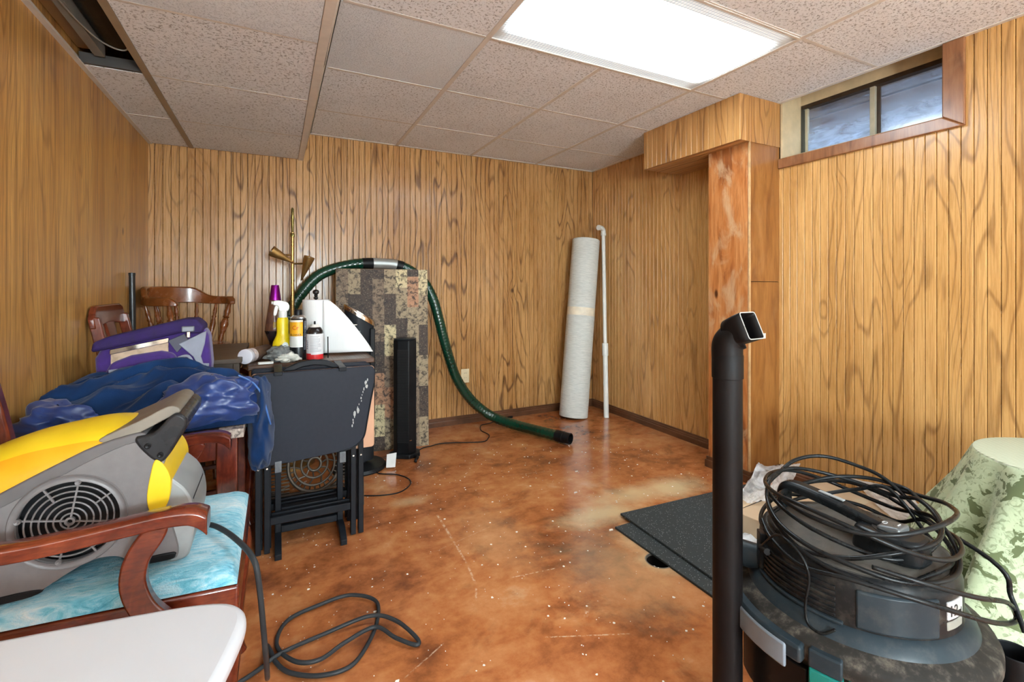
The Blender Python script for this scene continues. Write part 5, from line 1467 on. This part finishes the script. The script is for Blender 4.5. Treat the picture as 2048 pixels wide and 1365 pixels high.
# ---- flat carton with plastic wrapping
kraft = plain('kraft_cardboard', srgb(190,164,134), .85, var=.08, vscale=8)
bx_ = thing('cardboard_box', 'flat opened cardboard carton on the rubber mats behind the vacuum', 'box', (2.2,1.22,.022))
zt = .105
MB().prism([(1.845,1.44),(1.905,1.02),(2.600,1.00),(2.560,1.49)], .022, zt, 'z').build('carton_body', kraft, bx_, bevel=.003)
fl = MB(); fl.add([(1.845,1.44,zt),(2.215,1.475,zt),(2.235,1.50,zt+.030),(1.86,1.475,zt+.022)], [(0,1,2,3)])
fl.build('flap', kraft, bx_, solid=.004)
fl = MB(); fl.add([(2.10,1.005,zt+.001),(2.595,1.0,zt+.001),(2.60,.975,zt+.035),(2.12,.975,zt+.02)], [(0,1,2,3)])
fl.build('flap', kraft, bx_, solid=.004)
MB().box((1.95,1.215,zt),(2.57,1.262,zt+.0008)).build('packing_tape', plain('clear_tape', srgb(206,188,160), .2, var=.05), bx_)
def film():
    t = NT('clear_plastic_film'); p = t.obj()
    n_ = t.noise(p, 14, 4, .6, 1.0)
    gl_ = t.new('ShaderNodeBsdfGlossy'); gl_.inputs['Roughness'].default_value = .15
    tr_ = t.new('ShaderNodeBsdfTransparent'); tr_.inputs[0].default_value = (.93,.95,.96,1)
    df_ = t.new('ShaderNodeBsdfTranslucent'); df_.inputs[0].default_value = (.85,.88,.9,1)
    dd_ = t.new('ShaderNodeBsdfDiffuse'); dd_.inputs[0].default_value = (.8,.82,.84,1)
    m0 = t.new('ShaderNodeMixShader'); m0.inputs[0].default_value = .5; t.L(df_.outputs[0], m0.inputs[1]); t.L(dd_.outputs[0], m0.inputs[2])
    m1 = t.new('ShaderNodeMixShader'); t.L(t.grey(n_, .4, .9, .3, .6), m1.inputs[0]); t.L(tr_.outputs[0], m1.inputs[1]); t.L(m0.outputs[0], m1.inputs[2])
    m2 = t.new('ShaderNodeMixShader'); m2.inputs[0].default_value = .22; t.L(m1.outputs[0], m2.inputs[1]); t.L(gl_.outputs[0], m2.inputs[2])
    b_ = t.new('ShaderNodeBump'); b_.inputs['Strength'].default_value = .8; b_.inputs['Distance'].default_value = .01; t.L(t.noise(p, 45, 4, .6, 1.5), b_.inputs['Height']); t.L(b_.outputs[0], gl_.inputs['Normal'])
    t.L(m2.outputs[0], t.out.inputs[0]); return t.m
film_m = film()
def crumpled_sheet(corners, amp, seed, n=40):
    A, B, C_, D = [Vector(c) for c in corners]
    nrm = (B-A).cross(D-A).normalized()
    def f(u, v):
        p = A*(1-u)*(1-v)+B*u*(1-v)+C_*u*v+D*(1-u)*v
        q = Vector((u*4+seed, v*4, seed))
        k = (1-abs(mnoise.noise(q*.6))*2.2)*.6 + mnoise.noise(q*1.3)*.5 + abs(mnoise.noise(q*2.6))*.35
        return p + nrm*k*amp + Vector((0,0,abs(k)*amp*.3))
    return MB().grid(f, n, n)
pb = crumpled_sheet([(1.90,1.470,.115),(2.09,1.375,.125),(2.44,1.515,.175),(2.20,1.58,.205)], .030, 2.2)
tag(pb.build('plastic_bag', film_m, None, smooth=180), 'crumpled clear plastic bag poking up from the carton beside the column', 'plastic bag')
pb = crumpled_sheet([(1.585,1.330,.028),(1.60,1.215,.026),(1.80,1.26,.060),(1.745,1.39,.075)], .016, 6.7)
tag(pb.build('plastic_bag', film_m, None, smooth=180), 'scrap of clear plastic film on the mat left of the black pipe', 'plastic bag')
pb = crumpled_sheet([(1.82,1.30,.112),(1.86,1.12,.112),(2.02,1.13,.118),(2.00,1.31,.118)], .012, 9.7)
tag(pb.build('plastic_bag', film_m, None, smooth=180), 'flattened clear plastic film on the carton just right of black pipe', 'plastic bag')
pb = crumpled_sheet([(2.33,1.02,.112),(2.56,1.01,.112),(2.62,1.16,.150),(2.54,1.34,.165)], .014, 4.1)
tag(pb.build('plastic_bag', film_m, None, smooth=180), 'strip of clear plastic along the carton edge by the right wall', 'plastic bag')

# ---- round table with damask cloth to the floor
tcx, tcy, tr_, tz = 2.06, .46, .232, .610
ct = thing('round_side_table', 'small round accent table hidden under a pale green damask cloth', 'table', (tcx,tcy,0))
MB().lathe([(.225,.585),(.228,.590),(.228,.604),(.225,.606)], 40, (tcx,tcy,0)).build('tabletop', oakw, ct, smooth=40)
MB().lathe([(.03,.02),(.03,.585)], 20, (tcx,tcy,0)).build('pedestal', oakw, ct, smooth=40)
MB().lathe([(.16,0),(.16,.015),(.03,.03)], 30, (tcx,tcy,0)).build('foot', oakw, ct, smooth=40)
def damask():
    t = NT('sage_damask_cloth'); p = t.obj()
    n0 = t.noise(p, 6, 2, .5)
    w = t.new('ShaderNodeTexWave'); w.wave_type = 'RINGS'; w.inputs['Scale'].default_value = 3.2; w.inputs['Distortion'].default_value = 9; w.inputs['Detail'].default_value = 2.5; w.inputs['Detail Scale'].default_value = 3.0; t.L(p, w.inputs[0])
    v = t.vor(p, 26, 'SMOOTH_F1')
    vr = t.new('ShaderNodeTexVoronoi'); vr.feature = 'DISTANCE_TO_EDGE'; vr.inputs['Scale'].default_value = 30; t.L(t.math('ADD', 0, 0) if False else p, vr.inputs['Vector'])
    n1 = t.noise(p, 16, 4, .6, 1.8)
    f = t.math('ADD', t.math('MULTIPLY', t.grey(w.outputs['Fac'], 0, 1, .42, .5), .5), t.math('MULTIPLY', t.grey(n1, 0, 1, .46, .52), .5))
    veins = t.grey(vr.outputs['Distance'], 0, 1, .0, .07)
    n3 = t.noise(p, 55, 3, .6, 1.2)
    f2 = t.math('MULTIPLY', t.grey(f, 0, 1, .3, .55), t.grey(n3, .45, 1, .36, .5))
    col = t.mix(f2, srgb(88,100,62), srgb(176,190,154))
    t.set(color=col, rough=t.grey(f2, .8, .5, 0, 1), sheen=.2)
    t.bump(t.math('ADD', f2, t.math('MULTIPLY', t.noise(p, 500, 2, .6), .3)), .35, .002); return t.m
dm = damask()
ck = thing('tablecloth', 'pale green damask tablecloth draped to the floor over round table', 'tablecloth', (tcx,tcy,0))
def cloth(u, v):
    th = 2*PI*u
    if v < .18:
        r = tr_*(v/.18); return (tcx+r*math.cos(th), tcy+r*math.sin(th), tz-.0005+.0005*math.sin(th*3))
    k = (v-.18)/.82
    # stronger spread on the far-left side where the corner of the cloth falls
    sp = .26+.20*max(0, math.cos(th-math.radians(118)))**2 + .06*math.cos(4*th+.6)
    fo = .085*(abs(math.sin(4.5*th+.9))**.8-.55)+.030*math.sin(13*th+2.1)+.010*math.sin(23*th)
    r = tr_ + .006*math.sin(min(1,k*8)*PI/2) + sp*k**1.15*.62 + fo*min(1,k*2.4)*(.6+.4*k)
    z = tz - (tz-.004)*max(0,k-.015)**1.0/.985 if k > .015 else tz
    x = tcx+r*math.cos(th); yv = tcy+r*math.sin(th)
    return (min(x, XR-.022), yv, max(.003, z))
MB().grid(cloth, 220, 60, True).build('cloth', dm, ck, smooth=180)
def topper():
    t = NT('cream_topper_cloth'); p = t.obj()
    w = t.new('ShaderNodeTexWave'); w.inputs['Scale'].default_value = 22; w.inputs['Distortion'].default_value = 2.5; t.L(p, w.inputs[0])
    t.set(color=t.ramp(w.outputs['Fac'], [(.2, srgb(172,182,154)), (.6, srgb(200,208,186))]), rough=.7); t.bump(w.outputs['Fac'], .3, .001); return t.m
gt = MB().lathe([(.0005,tz+.0035),(.229,tz+.0035),(.233,tz+.002),(.2345,tz-.004),(.2325,tz-.0045),(.231,tz+.0005),(.0005,tz+.001)], 72, (tcx,tcy,0), cap=False)
tag(gt.build('table_topper', topper(), None, smooth=40), 'pale round topper cloth on top of the green tablecloth', 'topper')
# ---- shop vacuum
vx, vy = 1.175, .612
vac = thing('shop_vacuum', 'black and teal wet-dry shop vacuum with its cord coiled on top', 'vacuum', (vx,vy,0))
vb = plain('black_vac_plastic', srgb(22,24,26), spec=.18, rough=.32, var=.2, vscale=8, dust=.12)
vb2 = plain('slate_vac_plastic', srgb(38,48,54), spec=.18, rough=.36, var=.15, vscale=8, dust=.06)
teal = plain('teal_plastic', srgb(0,112,104), .35, var=.08)
tankm = plain('dark_tank_plastic', srgb(36,38,35), spec=.18, rough=.45, var=.15)
dusty = plain('dusty_top', srgb(76,71,64), .85, var=.35, vscale=24, bump=.3)
MB().lathe([(.185,.050),(.190,.055),(.205,.20),(.222,.372),(.222,.378)], 56, (vx,vy,0)).build('tank', tankm, vac, smooth=40)
# dusty sloping rim with a crisp lower edge
MB().lathe([(.222,.372),(.240,.374),(.243,.380),(.243,.398),(.238,.408),(.205,.424)], 64, (vx,vy,0), cap=False).build('lid_rim', plain('dusty_black_rim', srgb(40,37,34), spec=.18, rough=.7, var=.3, vscale=30, dust=.35), vac, smooth=40)
MB().lathe([(.212,.420),(.206,.432),(.192,.444),(.186,.446)], 64, (vx,vy,0), cap=False).build('lid_step', vb2, vac, smooth=40)
MB().lathe([(.188,.440),(.186,.520),(.180,.538),(.170,.546)], 64, (vx,vy,0), cap=False).build('motor_housing', vb, vac, smooth=40)
MB().lathe([(.172,.545),(.150,.552),(.0005,.556)], 64, (vx,vy,0), cap=False).build('housing_top', dusty, vac, smooth=40)
TC = math.atan2(-vy, -vx)     # angle facing the camera
def vang(d): return TC + math.radians(d)
def vp(d, r, z): return Vector((vx+r*math.cos(vang(d)), vy+r*math.sin(vang(d)), z))
def arc_block(d0, d1, r0, r1, z0, z1, n_=14):
    m = MB(); vs = []; fs = []
    for i in range(n_+1):
        d = d0+(d1-d0)*i/n_
        vs += [vp(d,r0,z0), vp(d,r1,z0), vp(d,r1,z1), vp(d,r0,z1)]
    for i in range(n_):
        o_ = i*4; fs += [(o_+a_, o_+(a_+1)%4, o_+4+(a_+1)%4, o_+4+a_) for a_ in range(4)]
    fs += [(0,1,2,3), tuple(n_*4+k for k in range(4))]
    return m.add(vs, fs)
# positive angles run to the right-hand side in view (counter-clockwise from above)
arc_block(2,46,.180,.1905,.448,.522).build('front_cover', vb2, vac, bevel=.004)
for i in range(6):
    arc_block(-60,-8,.180,.1905,.455+i*.011,.461+i*.011).build('vent_slat', vb, vac, bevel=.001)
arc_block(-64,-4,.184,.196,.446,.452).build('vent_sill', vb2, vac, bevel=.002)
# latch handle on the left front
arc_block(-64,-18,.226,.262,.372,.405).build('latch_block', vb2, vac, bevel=.006)
arc_block(-58,-24,.258,.266,.350,.398).build('latch_lever', plain('bluish_grey_plastic', srgb(112,122,132), .35), vac, bevel=.004)
arc_block(-16,-3,.222,.252,.372,.408).build('latch_block', vb2, vac, bevel=.006)
arc_block(-16,-3,.216,.250,.20,.371).build('teal_bracket', teal, vac, bevel=.006)
arc_block(-1,40,.208,.232,.25,.371).build('teal_panel', teal, vac, bevel=.004)
arc_block(-64,-18,.200,.232,.22,.349).build('tank_recess', black_pl, vac, bevel=.004)
# badge reading the capacity
arc_block(52,68,.180,.1895,.478,.512).build('badge_plate', plain('silver_badge', srgb(206,208,210), .3, .2), vac, bevel=.002)
def vwrap(vs, d, r, zc): 
    out = []
    for v in vs:
        a = vang(d) + v.x/r; out.append((vx+(r+v.z)*math.cos(a), vy+(r+v.z)*math.sin(a), zc+v.y))
    return out
vs, fs = text_mb('12', .030); MB().add(vwrap(vs, 57, .1897, .494), fs).build('lettering', plain('badge_black', srgb(20,20,24), .5), vac)
vs, fs = text_mb('gal', .014); MB().add(vwrap(vs, 63.5, .1897, .490), fs).build('lettering', plain('badge_black2', srgb(20,20,24), .5), vac)
arc_block(52,68,.180,.1890,.458,.474).build('badge_foot', plain('badge_grey', srgb(140,138,128), .5), vac, bevel=.002)
# carry handle and switch bridge across the top; runs from far-left to near-right
A = vp(-112, .150, .556); B = vp(58, .075, .566)
hdm = plain('handle_black', srgb(24,27,29), spec=.18, rough=.3, var=.15)
hpth = smooth_path([A, A+Vector((0,0,.040)), A.lerp(B,.10)+Vector((0,0,.058)), A.lerp(B,.45)+Vector((0,0,.052)), A.lerp(B,.85)+Vector((0,0,.036)), B+Vector((0,0,.030))], 8)
m = MB()
for p, q in zip(hpth, hpth[1:]): pass
def ribbon(path, w, h):
    m = MB(); vs = []; fs = []
    for i, p in enumerate(path):
        t_ = (path[min(i+1,len(path)-1)]-path[max(i-1,0)]).normalized()
        s_ = Vector((B.y-A.y, A.x-B.x, 0)).normalized(); u_ = s_.cross(t_).normalized()
        vs += [p+s_*a*w/2+u_*b_*h/2 for a,b_ in ((-1,-1),(1,-1),(1,.4),(.6,1),(-.6,1),(-1,.4))]
    for i in range(len(path)-1):
        o_ = i*6; fs += [(o_+a_, o_+(a_+1)%6, o_+6+(a_+1)%6, o_+6+a_) for a_ in range(6)]
    fs += [tuple(range(6)), tuple((len(path)-1)*6+k for k in range(6))]
    return m.add(vs, fs)
ribbon(hpth, .038, .022).build('carry_handle', hdm, vac, bevel=.003)
MB().bar(A.lerp(B,.38)+Vector((0,0,.0655)), A.lerp(B,.62)+Vector((0,0,.0605)), .010, .002).build('handle_mark', plain('pale_mark', srgb(150,156,158), .4), vac)
hd_ = (B-A).normalized(); hs_ = Vector((hd_.y,-hd_.x,0))
C0 = vp(50, .085, .552)
pod = curve_poly([(-.058,-.030),(-.030,-.045),(.030,-.048),(.062,-.030),(.068,.0),(.062,.030),(.030,.046),(-.030,.044),(-.058,.028)], 4)
m = MB(); nn_ = len(pod)
lo_ = [C0+hd_*p[0]+hs_*p[1] for p in pod]; hi_ = [C0+hd_*p[0]*.93+hs_*p[1]*.92+Vector((0,0,.050)) for p in pod]
m.add(lo_+hi_, [tuple(range(nn_-1,-1,-1)), tuple(range(nn_,2*nn_))]+[(i,(i+1)%nn_,nn_+(i+1)%nn_,nn_+i) for i in range(nn_)])
m.build('switch_pod', hdm, vac, bevel=.008, bseg=3)
el = [C0+hd_*.004+hd_*.034*math.cos(2*PI*i/32)+hs_*.030*math.sin(2*PI*i/32)+Vector((0,0,.0505)) for i in range(32)]
MB().add(el, [tuple(range(32))]).build('switch_well', plain('well_black', srgb(14,14,15), .5), vac, solid=.0012)
rk = [C0+hd_*(.006+a*.022)+hs_*b_*.024+Vector((0,0,.050)) for a,b_ in ((-1,-1),(1,-1),(1,1),(-1,1))]
rk2 = [C0+hd_*(.006+a*.020)+hs_*b_*.022+Vector((0,0,.060 if a < 0 else .066)) for a,b_ in ((-1,-1),(1,-1),(1,1),(-1,1))]
ro = MB().add(rk+rk2, [(3,2,1,0),(4,5,6,7),(0,1,5,4),(1,2,6,5),(2,3,7,6),(3,0,4,7)]).build('rocker_switch', plain('rocker_grey', srgb(84,88,90), .3), vac, bevel=.005, bseg=3)
# I and O marks
whk = plain('mark_white', srgb(210,212,212), .4)
p0 = C0+hd_*.017+Vector((0,0,.0655)); MB().bar(p0-hs_*.006, p0+hs_*.006, .002, .0012).build('on_mark', whk, ro)
p0 = C0-hd_*.008+Vector((0,0,.0615)); MB().tube([p0+hd_*.004*math.cos(2*PI*i/16)+hs_*.006*math.sin(2*PI*i/16) for i in range(17)], .0008, 5).build('off_mark', whk, ro)
# inlet port on the left, caster and tool holder
ip = vp(-78, .215, .455)
MB().lathe([(.030,-.03),(.030,.05),(.026,.052),(.024,.0)], 28, ip, vp(-88,.3,.455)-vp(-88,.2,.452)).build('inlet_port', vb2, vac, smooth=40)
for d in (40, 130, 220, 310):
    c_ = vp(d, .19, .026)
    MB().lathe([(.024,-.012),(.026,-.008),(.026,.008),(.024,.012)], 20, c_, Vector((math.sin(d),math.cos(d),0))).build('caster', black_pl, vac, smooth=40)
    MB().cyl(vp(d,.185,.045), vp(d,.185,.075), .012, n=12).build('caster_stem', black_pl, vac)
hx_ = vp(92, .262, .0)
MB().lathe([(.030,.30),(.032,.30),(.034,.392),(.032,.394),(.030,.392),(.028,.31)], 28, (hx_.x,hx_.y,0)).build('tool_holder', black_pl, vac, smooth=40)
# coiled cord: stacked loose loops around handle and switch
cm = plain('black_rubber_cord', srgb(22,24,25), spec=.18, rough=.3, var=.1)
rc = random.Random(11)
pts = []
cc = Vector((vx+.005, vy-.005, 0))
NL = 7
tilt = [(.030,.010),(-.012,.022),(.020,-.014),(.008,.026),(-.022,.012),(.016,.020),(.0,-.01)]
for L in range(NL):
    ra = .176+.016*math.sin(L*2.1)+rc.uniform(-.006,.006); rb_ = .165+.016*math.cos(L*1.7)
    ox_ = rc.uniform(-.018,.018); oy_ = rc.uniform(-.018,.018); zb_ = .556+.012*L
    if L in (0,1): zb_ = .545
    for i in range(14):
        a = 2*PI*i/14
        z = zb_ + tilt[L][0]*math.cos(a)*1.6 + tilt[L][1]*math.sin(a)*1.6 + .008*math.sin(3*a+L)
        rr_ = 1.0+ (.10 if L in (2,5) and 4 < i < 8 else 0)
        pts.append(cc + Vector((ox_+ra*rr_*math.cos(a), oy_+rb_*rr_*math.sin(a), max(.553 if math.hypot(ra*math.cos(a),rb_*math.sin(a)) < .172 else .535, z))))
pts += [cc+Vector((.19,.05,.60)), cc+vp(100,.23,0)-Vector((vx,vy,0))+Vector((0,0,.55)), vp(96,.262,.49), vp(88,.272,.445)]
MB().tube(smooth_path(pts, 7), .0047, 8).build('coiled_cord', cm, vac, smooth=180)
lp = [vp(-70,.185,.56), vp(-50,.19,.545), vp(-25,.20,.535), vp(0,.205,.548), vp(30,.212,.535), vp(55,.22,.505), vp(75,.235,.475), vp(92,.262,.452), vp(96,.268,.46), vp(85,.245,.50), vp(60,.218,.535), vp(35,.20,.56), vp(10,.19,.575)]
MB().tube(smooth_path(lp, 8), .0047, 8).build('loose_loop', cm, vac, smooth=180)
tie = [vp(-62,.198,.50), vp(-45,.196,.562), vp(-34,.200,.572), vp(-24,.204,.555), vp(-20,.205,.52), vp(-22,.204,.46), vp(-20,.208,.428), vp(-13,.212,.424), vp(-7,.206,.440)]
MB().tube(smooth_path(tie, 8), .0028, 8).build('cord_tie', cm, vac, smooth=180)
MB().tube([vp(-62,.193,.505), vp(-52,.196,.512)], .0075, 10).build('cord_relief', black_pl, vac, smooth=60)
arc_block(-70,-62,.182,.196,.452,.535).build('cord_hook', vb, vac, bevel=.003)

# ---- chips of paint and plaster scattered on the floor
rc = random.Random(21)
ch = MB()
for i in range(650):
    x = rc.uniform(-.05, 2.3); yv = rc.uniform(.95, 3.0)
    if x > 1.36 and yv < 1.85: continue
    s_ = .0015+.0050*rc.random()**3.5; k = rc.randint(4,6); a0 = rc.random()*6
    q = [(x+s_*(.6+.6*rc.random())*math.cos(a0+2*PI*j/k), yv+s_*(.6+.6*rc.random())*math.sin(a0+2*PI*j/k)) for j in range(k)]
    ch.prism(q, .0002, .0008+.0012*rc.random(), 'z')
for (x, yv, s_) in ((1.37,1.72,.012),(1.45,2.12,.011),(.305,1.33,.007),(.12,1.33,.009),(1.62,2.36,.012),(1.62,2.02,.006)):
    ch.prism([(x-s_,yv-s_*.4),(x+s_*.7,yv-s_*.5),(x+s_,yv+s_*.3),(x-s_*.4,yv+s_*.5)], .0002, .003, 'z')
o = ch.build('floor_chips', plain('white_paint_chip', srgb(232,226,214), .8), None)
o['kind'] = 'stuff'; tag(o, 'small white paint chips and plaster crumbs scattered over the floor', 'debris')

# ---- fill globe added behind the camera to brighten ceiling and object fronts
gl = thing('added_fill_globe', 'unseen fill globe on a pole, added at the near end of the room', 'lamp', (.45,-2.2,0))
MB().lathe([(.15,0),(.15,.02),(.03,.035),(.014,.05)], 32, (.45,-2.2,0)).build('base', brass, gl, smooth=40)
MB().cyl((.45,-2.2,.05),(.45,-2.2,1.06),.012,n=16).build('pole', brass, gl, smooth=40)
gmat = NT('fill_globe_glow'); gmat.set(color=srgb(240,240,236), rough=.5, emit=(.78,.92,1.0,1), emit_s=FILL_GLOBE_STRENGTH)
MB().sphere((.45,-2.2,1.25), .20, 32, 18).build('globe', gmat.m, gl, smooth=180)
